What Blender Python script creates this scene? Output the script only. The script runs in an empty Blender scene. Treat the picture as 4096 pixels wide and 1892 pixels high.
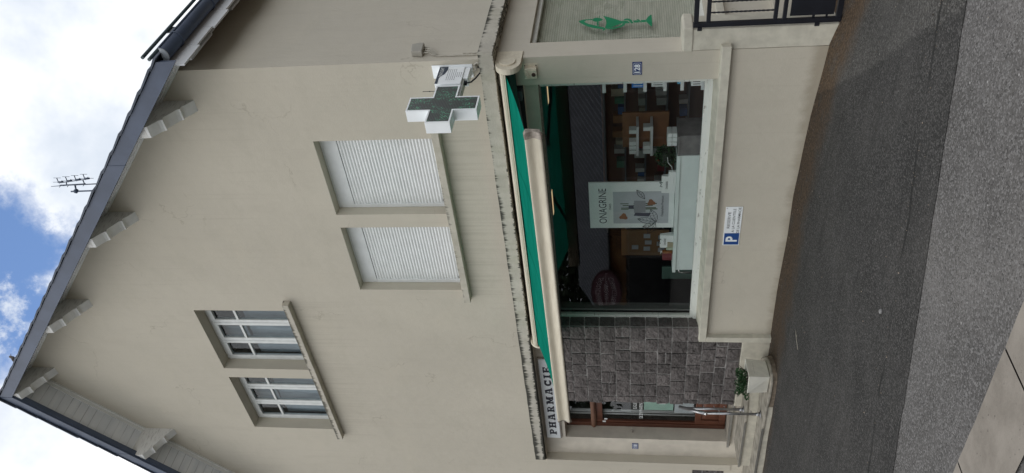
import bpy, bmesh, math, random
from mathutils import Vector, noise
random.seed(11)
R = math.radians
SC = bpy.context.scene
COL = SC.collection
ORG = {}

# ------------------------------------------------------------------ mesh helpers
class MB:
    def __init__(s): s.v = []; s.f = []; s.sm = []; s.col = None
    def poly(s, pts, smooth=False):
        n = len(s.v); s.v += [tuple(p) for p in pts]; s.f.append(tuple(range(n, n + len(pts)))); s.sm.append(smooth)
        return s
    def box(s, x0, x1, y0, y1, z0, z1):
        n = len(s.v)
        s.v += [(x0,y0,z0),(x1,y0,z0),(x1,y1,z0),(x0,y1,z0),(x0,y0,z1),(x1,y0,z1),(x1,y1,z1),(x0,y1,z1)]
        for q in ((3,2,1,0),(4,5,6,7),(0,1,5,4),(1,2,6,5),(2,3,7,6),(3,0,4,7)):
            s.f.append(tuple(n + i for i in q)); s.sm.append(False)
        return s
    def loft(s, rings, closed=True, caps=True, smooth=False):
        n = len(s.v); k = len(rings[0])
        for r in rings: s.v += [tuple(p) for p in r]
        for i in range(len(rings) - 1):
            for j in range(k if closed else k - 1):
                a = n + i*k + j; b = n + i*k + (j+1) % k
                s.f.append((a, b, b + k, a + k)); s.sm.append(smooth)
        if caps:
            s.f.append(tuple(n + j for j in reversed(range(k)))); s.sm.append(False)
            m = n + (len(rings)-1)*k
            s.f.append(tuple(m + j for j in range(k))); s.sm.append(False)
        return s
    def prism(s, pts, fn, t0, t1):           # pts 2d, fn(a,b,t)->xyz
        return s.loft([[fn(a, b, t0) for a, b in pts], [fn(a, b, t1) for a, b in pts]])
    def px(s, pts, x0, x1): return s.prism(pts, lambda a, b, t: (t, a, b), x0, x1)      # (y,z) along X
    def py(s, pts, y0, y1): return s.prism(pts, lambda a, b, t: (a, t, b), y0, y1)      # (x,z) along Y
    def pz(s, pts, z0, z1): return s.prism(pts, lambda a, b, t: (a, b, t), z0, z1)      # (x,y) along Z
    def path(s, pts, r, n=8, smooth=True, caps=True):
        pts = [Vector(p) for p in pts]; rings = []
        up = None
        for i, p in enumerate(pts):
            d = (pts[min(i+1, len(pts)-1)] - pts[max(i-1, 0)]).normalized()
            if up is None:
                up = Vector((0,0,1)) if abs(d.z) < .9 else Vector((1,0,0))
            a = d.cross(up).normalized(); b = a.cross(d).normalized(); up = b
            rr = r[i] if isinstance(r, (list, tuple)) else r
            rings.append([p + (a*math.cos(2*math.pi*k/n) + b*math.sin(2*math.pi*k/n))*rr for k in range(n)])
        return s.loft(rings, True, caps, smooth)
    def tube(s, p, q, r, n=10, r2=None): return s.path([p, q], [r, r if r2 is None else r2], n)
    def ball(s, c, rx, ry, rz, n=10, m=7):
        rings = []
        for i in range(m + 1):
            t = math.pi*(i/m); t = min(max(t, .05), math.pi - .05)
            rings.append([(c[0]+rx*math.sin(t)*math.cos(2*math.pi*k/n), c[1]+ry*math.sin(t)*math.sin(2*math.pi*k/n), c[2]-rz*math.cos(t)) for k in range(n)])
        return s.loft(rings, True, True, True)
    def xform(s, fn): s.v = [tuple(fn(*p)) for p in s.v]; return s
    def merge(s, o):
        n = len(s.v); s.v += o.v; s.f += [tuple(i + n for i in q) for q in o.f]; s.sm += o.sm; return s
    def build(s, name, mat, parent=None, org=None, bevel=0, colors=None):
        if parent is not None: org = ORG[parent.name]
        elif org is None:
            xs = [p[0] for p in s.v]; ys = [p[1] for p in s.v]; zs = [p[2] for p in s.v]
            org = ((min(xs)+max(xs))/2, (min(ys)+max(ys))/2, min(zs))
        me = bpy.data.meshes.new(name)
        me.from_pydata([(p[0]-org[0], p[1]-org[1], p[2]-org[2]) for p in s.v], [], s.f)
        me.polygons.foreach_set('use_smooth', s.sm)
        if colors is not None:
            a = me.color_attributes.new('tone', 'FLOAT_COLOR', 'POINT')
            for i, c in enumerate(colors): a.data[i].color = (c, c, c, 1)
        me.update()
        if mat: me.materials.append(mat)
        o = bpy.data.objects.new(name, me); COL.objects.link(o)
        if parent is not None: o.parent = parent
        else: o.location = org
        ORG[o.name] = org
        if bevel:
            b = o.modifiers.new('bevel', 'BEVEL'); b.width = bevel; b.segments = 2; b.limit_method = 'ANGLE'; b.angle_limit = R(40)
        return o

def tag(o, label=None, cat=None, group=None, kind=None):
    if label: o['label'] = label
    if cat: o['category'] = cat
    if group: o['group'] = group
    if kind: o['kind'] = kind
    return o

def thing(name, label, cat, loc, group=None):
    o = bpy.data.objects.new(name, None); COL.objects.link(o); o.location = loc
    o.empty_display_size = .2
    ORG[o.name] = tuple(loc)
    return tag(o, label, cat, group)

def text_mb(body, width, height, place, extrude=.002, bold=0.0, spacing=1.0):
    """built-in font -> MB; place(u,v,w) maps text plane (u right, v up, w out) to world; scaled to width x height"""
    cu = bpy.data.curves.new('lettering', 'FONT'); cu.body = body; cu.size = 1; cu.extrude = 0; cu.offset = bold
    cu.space_character = spacing; cu.resolution_u = 3
    o = bpy.data.objects.new('lettering', cu); COL.objects.link(o)
    dg = bpy.context.evaluated_depsgraph_get(); dg.update()
    me = bpy.data.meshes.new_from_object(o.evaluated_get(dg))
    mb = MB()
    vs = [tuple(v.co) for v in me.vertices]
    x0 = min(v[0] for v in vs); x1 = max(v[0] for v in vs); y0 = min(v[1] for v in vs); y1 = max(v[1] for v in vs)
    sx = width/(x1-x0) if width else height/(y1-y0); sy = height/(y1-y0) if height else sx
    if not width: sx = sy
    mb.v = [tuple(place((v[0]-x0)*sx, (v[1]-y0)*sy, extrude)) for v in vs]
    for p in me.polygons:
        mb.f.append(tuple(p.vertices)); mb.sm.append(False)
    bpy.data.objects.remove(o); bpy.data.curves.remove(cu); bpy.data.meshes.remove(me)
    return mb

# ------------------------------------------------------------------ materials
class NT:
    def __init__(s, name):
        s.m = bpy.data.materials.new(name); s.m.use_nodes = True; s.t = s.m.node_tree; s.t.nodes.clear()
        s.out = s.n('ShaderNodeOutputMaterial'); s.p = None
    def n(s, typ, **kw):
        nd = s.t.nodes.new(typ)
        for k, v in kw.items(): setattr(nd, k, v)
        return nd
    def l(s, a, b): s.t.links.new(a, b)
    def pos(s):
        if s.p is None: s.p = s.n('ShaderNodeNewGeometry').outputs['Position']
        return s.p
    def map(s, sc=(1,1,1), vec=None):
        m = s.n('ShaderNodeMapping'); m.inputs['Scale'].default_value = sc; s.l(vec or s.pos(), m.inputs['Vector']); return m.outputs[0]
    def noise(s, scale, sc=(1,1,1), detail=3, rough=.55, vec=None):
        m = s.n('ShaderNodeTexNoise'); m.inputs['Scale'].default_value = scale; m.inputs['Detail'].default_value = detail; m.inputs['Roughness'].default_value = rough
        s.l(s.map(sc, vec), m.inputs['Vector']); return m.outputs['Fac']
    def math(s, op, a, b=None, clamp=False):
        m = s.n('ShaderNodeMath', operation=op); m.use_clamp = clamp
        for i, x in enumerate((a, b)):
            if x is None: continue
            if isinstance(x, (int, float)): m.inputs[i].default_value = x
            else: s.l(x, m.inputs[i])
        return m.outputs[0]
    def ramp(s, fac, lo, hi, a=0., b=1.):
        m = s.n('ShaderNodeMapRange'); m.clamp = True; m.interpolation_type = 'SMOOTHSTEP'
        s.l(fac, m.inputs[0]); m.inputs[1].default_value = lo; m.inputs[2].default_value = hi; m.inputs[3].default_value = a; m.inputs[4].default_value = b
        return m.outputs[0]
    def mix(s, fac, a, b, blend='MIX'):
        m = s.n('ShaderNodeMix', data_type='RGBA', blend_type=blend)
        if isinstance(fac, (int, float)): m.inputs[0].default_value = fac
        else: s.l(fac, m.inputs[0])
        for i, x in ((6, a), (7, b)):
            if isinstance(x, tuple): m.inputs[i].default_value = x if len(x) == 4 else x + (1,)
            else: s.l(x, m.inputs[i])
        return m.outputs[2]
    def xyz(s):
        m = s.n('ShaderNodeSeparateXYZ'); s.l(s.pos(), m.inputs[0]); return m.outputs
    def bump(s, h, strength=.3, dist=.01):
        b = s.n('ShaderNodeBump'); b.inputs['Strength'].default_value = strength; b.inputs['Distance'].default_value = dist; s.l(h, b.inputs['Height']); return b.outputs[0]
    def princ(s, col, rough=.8, metal=0., normal=None, spec=.4):
        p = s.n('ShaderNodeBsdfPrincipled')
        if isinstance(col, tuple): p.inputs['Base Color'].default_value = col if len(col) == 4 else col + (1,)
        else: s.l(col, p.inputs['Base Color'])
        if isinstance(rough, (int, float)): p.inputs['Roughness'].default_value = rough
        else: s.l(rough, p.inputs['Roughness'])
        p.inputs['Metallic'].default_value = metal; p.inputs['Specular IOR Level'].default_value = spec
        if normal: s.l(normal, p.inputs['Normal'])
        return p.outputs[0]
    def done(s, sh): s.l(sh, s.out.inputs['Surface']); return s.m

def simple(name, col, rough=.6, metal=0., var=.12, scale=6., bump=0., bscale=120., spec=.4):
    t = NT(name)
    n = t.noise(scale, detail=4)
    d = tuple(c*(1-var) for c in col); u = tuple(min(1, c*(1+var)) for c in col)
    c = t.mix(t.ramp(n, .3, .7), d, u)
    nm = t.bump(t.noise(bscale, detail=2), bump, .004) if bump else None
    return t.done(t.princ(c, rough, metal, nm, spec))

def plaster(name, base=(.568,.525,.437), streak=.0, dirt=.2):
    t = NT(name)
    big = t.noise(.45, (1,1,.7), 4); mid = t.noise(2.6, (1.6,1.6,.5), 5); fine = t.noise(70, detail=3)
    c = t.mix(t.ramp(big, .3, .7), tuple(x*.95 for x in base), tuple(x*1.04 for x in base))
    c = t.mix(t.math('MULTIPLY', t.ramp(mid, .5, .75), .22), c, tuple(x*.84*(.98 if i else 1.0) for i, x in enumerate(base)))
    run = t.noise(3.2, (7, 7, .16), 4)
    c = t.mix(t.math('MULTIPLY', t.ramp(run, .54, .76), dirt), c, (base[0]*.74, base[1]*.73, base[2]*.70))
    x = t.xyz()
    run2 = t.noise(6.0, (4, 4, .10), 5, .65)
    def under(x0, x1, z, ln):
        m = t.math('MULTIPLY', t.ramp(x[0], x0-.15, x0+.1), t.ramp(x[0], x1+.15, x1-.1))
        return t.math('MULTIPLY', m, t.math('MULTIPLY', t.ramp(x[2], z-ln, z-.05), t.ramp(x[2], z+.03, z-.02)))
    g = t.math('MAXIMUM', under(-3.6,-.78,4.04,.8), under(-6.95,-3.7,6.69,1.1))
    c = t.mix(t.math('MULTIPLY', t.math('MULTIPLY', g, t.ramp(run2, .42, .68)), .3), c, (base[0]*.60, base[1]*.59, base[2]*.55))
    trow = t.noise(1.5, (1.2,1.2,2.2), 6, .7)
    c = t.mix(t.math('MULTIPLY', t.ramp(trow, .46, .70), .30), c, (base[0]*.86, base[1]*.87, base[2]*.85))
    c = t.mix(t.math('MULTIPLY', t.ramp(t.noise(.9, (1,1,1.5), 5, .6), .5, .75), .35), c, (base[0]*1.07, base[1]*1.06, base[2]*1.03))
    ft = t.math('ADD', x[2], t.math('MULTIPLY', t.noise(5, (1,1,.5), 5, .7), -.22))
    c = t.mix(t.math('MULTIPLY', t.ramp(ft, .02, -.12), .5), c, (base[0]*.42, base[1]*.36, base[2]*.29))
    ck = t.n('ShaderNodeTexVoronoi', feature='DISTANCE_TO_EDGE'); ck.inputs['Scale'].default_value = .55
    wv = t.n('ShaderNodeVectorMath', operation='ADD'); t.l(t.pos(), wv.inputs[0]); nz = t.n('ShaderNodeTexNoise'); nz.inputs['Scale'].default_value = 2.5; nz.inputs['Detail'].default_value = 5; t.l(t.pos(), nz.inputs['Vector']); t.l(nz.outputs['Color'], wv.inputs[1]); t.l(wv.outputs[0], ck.inputs['Vector'])
    c = t.mix(t.math('MULTIPLY', t.math('MULTIPLY', t.ramp(ck.outputs['Distance'], .006, .002), t.ramp(t.noise(.8), .52, .6)), .35), c, (base[0]*.55, base[1]*.53, base[2]*.48))
    v = t.n('ShaderNodeTexVoronoi'); v.inputs['Scale'].default_value = 2.1; t.l(t.pos(), v.inputs['Vector'])
    c = t.mix(t.ramp(v.outputs['Distance'], .012, .005), c, (base[0]*.45, base[1]*.42, base[2]*.38))
    h = t.math('ADD', t.math('MULTIPLY', t.noise(11, (1,1,.6), 4), 1.2), t.math('MULTIPLY', fine, .35))
    return t.done(t.princ(c, .92, 0, t.bump(h, .42, .012), .2))

def stained(name, z0, z1, base=(.53,.50,.43), amount=1.0, botk=1.0, dark=(.035,.036,.03)):
    """weathered painted concrete: black algae runs from the top edge z1 down, thinner rising from z0"""
    t = NT(name); xyz = t.xyz()
    u = t.math('DIVIDE', t.math('SUBTRACT', xyz[2], z0), z1 - z0)
    sc = (1, 1, .045)
    run = t.noise(24, sc, 5, .65); run2 = t.noise(75, sc, 3, .6); patch = t.noise(1.3, (1,1,.1), 3)
    a = t.math('ADD', t.math('MULTIPLY', run, .6), t.math('MULTIPLY', run2, .4))
    a = t.math('ADD', a, t.math('MULTIPLY', t.math('SUBTRACT', patch, .5), .42))
    a = t.math('ADD', a, t.ramp(xyz[0], -2.0, -5.2, -.03, .11))
    top = t.math('SUBTRACT', a, t.math('MULTIPLY', t.math('SUBTRACT', 1.0, u), .50))
    bot = t.math('SUBTRACT', t.math('ADD', t.math('MULTIPLY', t.noise(31, sc, 5, .65), .6), t.math('SUBTRACT', a, .30)), t.math('MULTIPLY', u, 1.05))
    m = t.math('MAXIMUM', t.ramp(top, .375, .53, 0., .92), t.ramp(bot, .44, .54, 0., .92*botk))
    n = t.noise(4, detail=4)
    c = t.mix(t.ramp(n, .3, .7), tuple(x*.9 for x in base), tuple(x*1.06 for x in base))
    c = t.mix(t.math('MULTIPLY', t.ramp(t.noise(9, (1,1,.3), 4), .45, .7), .45), c, (base[0]*.72, base[1]*.74, base[2]*.66))
    c = t.mix(t.math('MULTIPLY', m, amount, True), c, dark)
    h = t.math('ADD', t.noise(14, detail=4), t.math('MULTIPLY', t.noise(60), .4))
    return t.done(t.princ(c, .93, 0, t.bump(h, .55, .012), .2))

def glass(name, tint=(.86,.9,.88), rough=0.0):
    t = NT(name)
    lw = t.n('ShaderNodeLayerWeight'); lw.inputs[0].default_value = .5
    f5 = t.math('POWER', lw.outputs['Facing'], 5.0)
    fr = t.math('ADD', t.math('MULTIPLY', f5, .96), .037)
    tr = t.n('ShaderNodeBsdfTransparent'); tr.inputs[0].default_value = tint + (1,)
    gl = t.n('ShaderNodeBsdfGlossy'); gl.inputs['Roughness'].default_value = rough
    mx = t.n('ShaderNodeMixShader'); t.l(fr, mx.inputs[0]); t.l(tr.outputs[0], mx.inputs[1]); t.l(gl.outputs[0], mx.inputs[2])
    return t.done(mx.outputs[0])

M = {}
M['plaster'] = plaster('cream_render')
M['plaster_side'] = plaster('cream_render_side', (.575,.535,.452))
M['paint'] = simple('cream_painted_concrete', (.61,.56,.475), .9, var=.07, scale=5, bump=.4, bscale=45, spec=.2)
M['cornice'] = stained('weathered_cornice', 3.285, 3.44)
M['sill_low'] = stained('weathered_sill', 4.02, 4.135, amount=.55, base=(.56,.52,.44), botk=.0)
M['sill_high'] = stained('weathered_upper_sill', 6.67, 6.78, amount=.85, botk=.0, base=(.57,.53,.45))
M['ledge'] = simple('ledge_paint', (.58,.55,.46), .88, var=.1, scale=7, bump=.4, bscale=30, spec=.2)
M['white'] = simple('white_pvc', (.78,.80,.79), .45, var=.04)
M['white_frame'] = simple('white_window_paint', (.74,.76,.74), .5, var=.06, scale=10)
t = NT('peeling_white_paint')
pe = t.ramp(t.noise(7, (1.2,1,6), 5, .7), .60, .66)
M['peel'] = t.done(t.princ(t.mix(pe, (.72,.73,.68), (.30,.28,.24)), .6, 0, t.bump(t.math('SUBTRACT', 1.0, pe), .5, .004)))
M['zinc'] = simple('blue_grey_zinc', (.074,.096,.148), .5, .0, var=.12, scale=3, bump=.15, bscale=14)
M['slate'] = simple('dark_slate', (.07,.085,.115), .6, var=.3, scale=7, bump=.4, bscale=40)
t = NT('soffit_boards'); x = t.xyz()
gr = t.math('FRACT', t.math('MULTIPLY', x[0], 9.5))
line = t.ramp(t.math('ABSOLUTE', t.math('SUBTRACT', gr, .5)), .455, .48)
nn = t.noise(2.0, (5,.6,1), 4)
cc = t.mix(t.ramp(nn, .3, .7), (.70,.72,.75), (.80,.81,.83))
cc = t.mix(t.math('MULTIPLY', line, t.ramp(t.noise(1.7, (3,1,1)), .35, .6, .25, 1.)), cc, (.42,.42,.44))
M['soffit'] = t.done(t.princ(cc, .8, 0, t.bump(t.math('SUBTRACT', 1.0, line), .5, .006), .25))
t = NT('weathered_bracket_paint')
cr = t.noise(9, (1,1,7), 4)
cc = t.mix(t.ramp(cr, .52, .66), (.66,.65,.62), (.48,.46,.44))
M['bracket'] = t.done(t.princ(cc, .85, 0, t.bump(t.noise(25), .4, .006), .2))
M['bracket_face'] = simple('bracket_underside_paint', (.80,.80,.78), .8, var=.06, bump=.3, bscale=30)
M['soffit_shaded'] = simple('shaded_eaves_soffit', (.30,.27,.225), .9, var=.15, scale=4)  # cream-ish boards under the eaves, with their shade put into the colour
M['glass'] = glass('clear_glass', (.975,.98,.975))
M['glass_dark'] = glass('tinted_glass', (.86,.9,.92))
M['green'] = None
t = NT('green_awning_canvas'); x = t.xyz()
w1 = t.noise(2.2, (1,4,4), 5, .65); cc = t.mix(t.ramp(w1, .3, .7), (.010,.32,.225), (.016,.42,.30))
sm = t.math('ABSOLUTE', t.math('SUBTRACT', t.math('FRACT', t.math('MULTIPLY', x[0], .83)), .5)); cc = t.mix(t.math('MULTIPLY', t.ramp(sm, .474, .482), .45), cc, (.006,.17,.12))
cc = t.mix(t.math('MULTIPLY', t.ramp(t.noise(9, (.4,2,2), 4), .58, .75), .3), cc, (.02,.22,.16))
d = t.n('ShaderNodeBsdfDiffuse'); tr = t.n('ShaderNodeBsdfTranslucent'); t.l(cc, d.inputs[0]); t.l(cc, tr.inputs[0])
mx = t.n('ShaderNodeMixShader'); mx.inputs[0].default_value = .55; t.l(d.outputs[0], mx.inputs[1]); t.l(tr.outputs[0], mx.inputs[2])
M['green'] = t.done(mx.outputs[0])
t = NT('cream_lacquered_aluminium')
g = t.ramp(t.noise(40, detail=4, rough=.7), .66, .74)
cc = t.mix(t.ramp(t.noise(5, (1,6,6), 4), .3, .75), (.71,.65,.52), (.62,.56,.44))
M['alu'] = t.done(t.princ(t.mix(t.math('MULTIPLY', g, .7), cc, (.22,.20,.16)), .62, 0, None, .4))
M['taupe'] = simple('taupe_plastic', (.30,.26,.22), .5, var=.25, scale=25)
M['dark'] = simple('dark_recess', (.03,.034,.036), .7)
M['armgrey'] = simple('grey_arm_metal', (.10,.11,.12), .5)
M['navy'] = simple('navy_enamel', (.012,.035,.16), .3, var=.1)
M['plate_white'] = simple('white_enamel', (.90,.93,.94), .35, var=.04, scale=4)
M['blackink'] = simple('black_lettering', (.008,.009,.022), .5)
M['ink'] = simple('black_print', (.02,.02,.025), .6)
M['blue'] = simple('parking_blue', (.015,.07,.26), .4, var=.05)
M['steel'] = simple('brushed_steel', (.36,.36,.37), .32, .85, var=.1, scale=30)
M['chrome'] = simple('bright_steel', (.75,.75,.75), .18, 1.0, var=.05)
M['black_iron'] = simple('black_painted_iron', (.008,.009,.014), .45, var=.2)
M['brass'] = simple('metal_nosing', (.55,.53,.48), .3, .9, var=.1)
M['concrete_step'] = simple('step_concrete', (.30,.275,.23), .88, var=.28, scale=8, bump=.5, bscale=35, spec=.2)
M['step_riser'] = simple('cream_riser', (.50,.47,.39), .9, var=.12, scale=9, bump=.6, bscale=28, spec=.2)
M['wood_grain'] = None
t = NT('red_brown_wood')
gn = t.noise(6, (1.5,1.5,.18), 5, .65)
M['wood'] = t.done(t.princ(t.mix(t.ramp(gn, .3, .7), (.07,.024,.013), (.15,.055,.03)), .42, 0, t.bump(gn, .2, .003)))
t = NT('weathered_wood'); gn = t.noise(6, (.3,1.5,1.5), 5, .7)
M['wood_pale'] = t.done(t.princ(t.mix(t.ramp(gn, .3, .7), (.13,.06,.036), (.24,.125,.08)), .6, 0, t.bump(gn, .3, .004)))
t = NT('rough_volcanic_stone')
at = t.n('ShaderNodeAttribute', attribute_name='tone')
n1 = t.noise(16, detail=5, rough=.65); n2 = t.noise(60, detail=4, rough=.7)
cc = t.mix(t.ramp(n1, .25, .75), (.074,.064,.061), (.158,.140,.134))
cc = t.mix(t.math('MULTIPLY', t.ramp(n2, .5, .78), .5), cc, (.25,.23,.225))
m2 = t.n('ShaderNodeMix', data_type='RGBA', blend_type='MULTIPLY'); m2.inputs[0].default_value = 1; t.l(cc, m2.inputs[6]); t.l(at.outputs[0], m2.inputs[7])
vo = t.n('ShaderNodeTexVoronoi'); vo.inputs['Scale'].default_value = 22; t.l(t.map((1,1,1.4)), vo.inputs['Vector'])
hh = t.math('ADD', t.math('ADD', n1, t.math('MULTIPLY', n2, .5)), t.math('MULTIPLY', vo.outputs['Distance'], .6))
M['stone'] = t.done(t.princ(m2.outputs[2], .85, 0, t.bump(hh, .9, .02), .35))
M['mortar'] = simple('grey_mortar', (.34,.325,.31), .95, var=.2, scale=14, bump=.5, bscale=50)

def asphalt(name, lo, hi, speck, dirt=False):
    t = NT(name); x = t.xyz()
    n0 = t.noise(1.1, detail=4); v = t.n('ShaderNodeTexVoronoi'); v.inputs['Scale'].default_value = 95; t.l(t.pos(), v.inputs['Vector'])
    v2 = t.n('ShaderNodeTexVoronoi'); v2.inputs['Scale'].default_value = 34; t.l(t.pos(), v2.inputs['Vector'])
    g = t.n('ShaderNodeSeparateColor'); t.l(v.outputs['Color'], g.inputs[0])
    g2 = t.n('ShaderNodeSeparateColor'); t.l(v2.outputs['Color'], g2.inputs[0])
    c = t.mix(t.ramp(n0, .3, .7), lo, hi)
    lo3 = t.noise(3.2, (.6,1,1), 5, .65)
    c = t.mix(t.ramp(lo3, .35, .7, 0., .55), c, t.mix(1.0, c, (.66,.66,.64), 'MULTIPLY'))
    c = t.mix(t.ramp(t.noise(.55, detail=4), .42, .66, 0., .5), c, t.mix(1.0, c, (1.35,1.33,1.3), 'MULTIPLY'))
    c = t.mix(t.math('MULTIPLY', t.ramp(g.outputs[0], .45, 1.), .75), c, speck)
    c = t.mix(t.math('MULTIPLY', t.ramp(t.noise(2.1, detail=6, rough=.75), .70, .76), .5), c, tuple(q*.45 for q in lo))
    c = t.mix(t.math('MULTIPLY', t.ramp(g.outputs[1], .78, .95), .6), c, tuple(q*.3 for q in lo))
    c = t.mix(t.math('MULTIPLY', t.ramp(g2.outputs[0], .985, .995), t.ramp(v2.outputs['Distance'], .32, .18)), c, tuple(min(1, q*1.7) for q in speck))
    if dirt:
        # streaks of dirt along the pavement, brown silt at the wall foot, an older patch with moss, a long crack
        st = t.noise(2.6, (.35, 2.6, 1), 4)
        c = t.mix(t.math('MULTIPLY', t.ramp(st, .5, .72), .35), c, tuple(q*.55 for q in lo))
        w = t.math('ADD', x[1], t.math('MULTIPLY', t.noise(1.6, detail=5, rough=.65), .7))
        w = t.math('ADD', w, t.math('MULTIPLY', x[0], -.03))
        silt = t.math('MULTIPLY', t.ramp(w, -.42, .02), t.ramp(t.noise(7, (.5,1,1), 4), .28, .5, .5, 1.))
        c = t.mix(t.math('MULTIPLY', silt, .88), c, t.mix(t.ramp(t.noise(42, detail=4), .35, .75), (.038,.024,.014), (.115,.075,.045)))
        old = t.math('ADD', t.math('MULTIPLY', x[0], .77), t.math('MULTIPLY', x[1], .62))       # older surface by the gate
        old = t.math('ADD', old, t.math('MULTIPLY', t.noise(6), .06))
        om = t.ramp(old, -.42, -.35)
        c = t.mix(t.math('MULTIPLY', om, .30), c, t.mix(1.0, c, (2.6,2.6,2.5), 'MULTIPLY'))
        edge = t.math('SUBTRACT', t.ramp(old, -.46, -.42), t.ramp(old, -.41, -.37))
        c = t.mix(t.math('MULTIPLY', edge, .15), c, (.02,.02,.017))
        ms = t.math('MULTIPLY', t.ramp(t.noise(3.1, detail=5, rough=.7), .5, .66), t.math('MULTIPLY', t.ramp(old, -.40, .1), t.ramp(x[1], -1.3, -2.0)))
        c = t.mix(t.math('MULTIPLY', ms, .75), c, (.075,.066,.028))
        cx = t.math('ADD', x[1], t.math('MULTIPLY', x[0], -.285))
        cx = t.math('ADD', cx, t.math('MULTIPLY', t.math('SUBTRACT', t.noise(1.2, detail=5, rough=.6), .5), .22))
        ck = t.ramp(t.math('ABSOLUTE', t.math('ADD', cx, 3.15)), .026, .008)
        ck = t.math('MULTIPLY', ck, t.ramp(t.noise(1.4, detail=3), .42, .55))
        c = t.mix(t.math('MULTIPLY', ck, .85), c, (.012,.012,.011))
    h = t.math('ADD', t.math('SUBTRACT', 1.0, t.math('MULTIPLY', v.outputs['Distance'], 1.0)), t.noise(160, detail=2))
    return t.done(t.princ(c, .88, 0, t.bump(h, .8, .006), .3))
M['asphalt_dark'] = asphalt('dark_pavement_asphalt', (.030,.0285,.027), (.046,.0435,.041), (.115,.11,.105), True)
M['asphalt_light'] = asphalt('worn_road_asphalt', (.100,.094,.090), (.130,.123,.118), (.235,.226,.22))
t = NT('gutter_concrete')
n1 = t.noise(2.3, detail=6, rough=.65); cc = t.mix(t.ramp(n1, .3, .7), (.19,.168,.142), (.285,.255,.22))
cc = t.mix(t.ramp(t.noise(38, detail=2), .70, .76), cc, (.07,.06,.05))
M['gutter'] = t.done(t.princ(cc, .9, 0, t.bump(t.noise(60, detail=4), .5, .006), .25))
M['ground'] = simple('distant_ground', (.20,.20,.17), .9)
M['joint'] = simple('dark_joint', (.035,.03,.025), .95)
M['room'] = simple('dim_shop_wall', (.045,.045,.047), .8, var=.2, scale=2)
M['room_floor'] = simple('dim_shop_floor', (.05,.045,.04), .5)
M['grey_box'] = simple('grey_veneer', (.17,.165,.16), .6, var=.18, scale=9)
M['display'] = simple('white_display', (.74,.82,.79), .4, var=.03)
M['paper'] = simple('white_paper', (.84,.87,.85), .6, var=.03)
M['paper_grey'] = simple('grey_paper', (.52,.54,.56), .6, var=.05)
M['leaf'] = simple('dark_leaf', (.022,.06,.018), .5, var=.4, scale=20)
M['leaf_planter'] = simple('planter_leaf', (.018,.062,.016), .5, var=.45, scale=14)  # own dark green of the planter shrub
M['tree_leaf'] = simple('tree_leaf', (.035,.06,.02), .6, var=.4, scale=2)
M['bark'] = simple('tree_bark', (.09,.07,.05), .9, var=.3, scale=9)
M['lamp'] = None
t = NT('ceiling_lamp_glow'); e = t.n('ShaderNodeEmission'); e.inputs[0].default_value = (1,.72,.40,1); e.inputs[1].default_value = .55; M['lamp'] = t.done(e.outputs[0])
t = NT('pleated_blind'); x = t.xyz()
wv = t.math('FRACT', t.math('MULTIPLY', x[2], 38.0)); tri = t.math('ABSOLUTE', t.math('SUBTRACT', wv, .5))
cc = t.mix(t.ramp(tri, .1, .45), (.50,.50,.41), (.64,.64,.54)); cc = t.mix(t.math('MULTIPLY', t.ramp(t.noise(3, (1,1,6), 4), .4, .7), .3), cc, (.22,.24,.17))
M['blind'] = t.done(t.princ(cc, .7, 0, t.bump(tri, .6, .01)))
t = NT('net_curtain'); x = t.xyz()
a1 = t.math('ABSOLUTE', t.math('SUBTRACT', t.math('FRACT', t.math('MULTIPLY', t.math('ADD', x[0], x[2]), 30.)), .5)); a2 = t.math('ABSOLUTE', t.math('SUBTRACT', t.math('FRACT', t.math('MULTIPLY', t.math('SUBTRACT', x[0], x[2]), 30.)), .5))
net = t.math('MAXIMUM', t.ramp(a1, .36, .47), t.ramp(a2, .36, .47))
cc = t.mix(net, (.24,.28,.30), (.62,.66,.68)); cc = t.mix(t.math('MULTIPLY', t.ramp(t.noise(5, (3,3,.4), 3), .4, .65), .5), cc, (.13,.15,.17))
M['curtain'] = t.done(t.princ(cc, .9))
t = NT('led_matrix'); x = t.xyz()
fz = t.math('ABSOLUTE', t.math('SUBTRACT', t.math('FRACT', t.math('MULTIPLY', x[2], 62.)), .5)); fy = t.math('ABSOLUTE', t.math('SUBTRACT', t.math('FRACT', t.math('MULTIPLY', x[1], 62.)), .5))
dot = t.math('MULTIPLY', t.ramp(fz, .18, .3, 1., 0.), t.ramp(fy, .18, .3, 1., 0.))
pt = t.math('MULTIPLY', t.ramp(t.noise(11, (1,1.6,.7), 4, .7), .49, .57), t.ramp(t.noise(60, detail=1), .48, .6))  # patches of lit green dots, put into the base colour; nothing emits
cc = t.mix(t.ramp(fz, .2, .45), (.03,.035,.034), (.085,.088,.082)); cc = t.mix(t.math('MULTIPLY', dot, .35), cc, (.015,.05,.035)); cc = t.mix(t.math('MULTIPLY', pt, t.ramp(fz, .25, .38, 1., 0.)), cc, (.10,.42,.24))
M['led'] = t.done(t.princ(cc, .35, 0, None, .5))
def tint(name, col, rough=.5): 
    if name not in M: M[name] = simple(name, col, rough, var=.06)
    return M[name]

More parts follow.
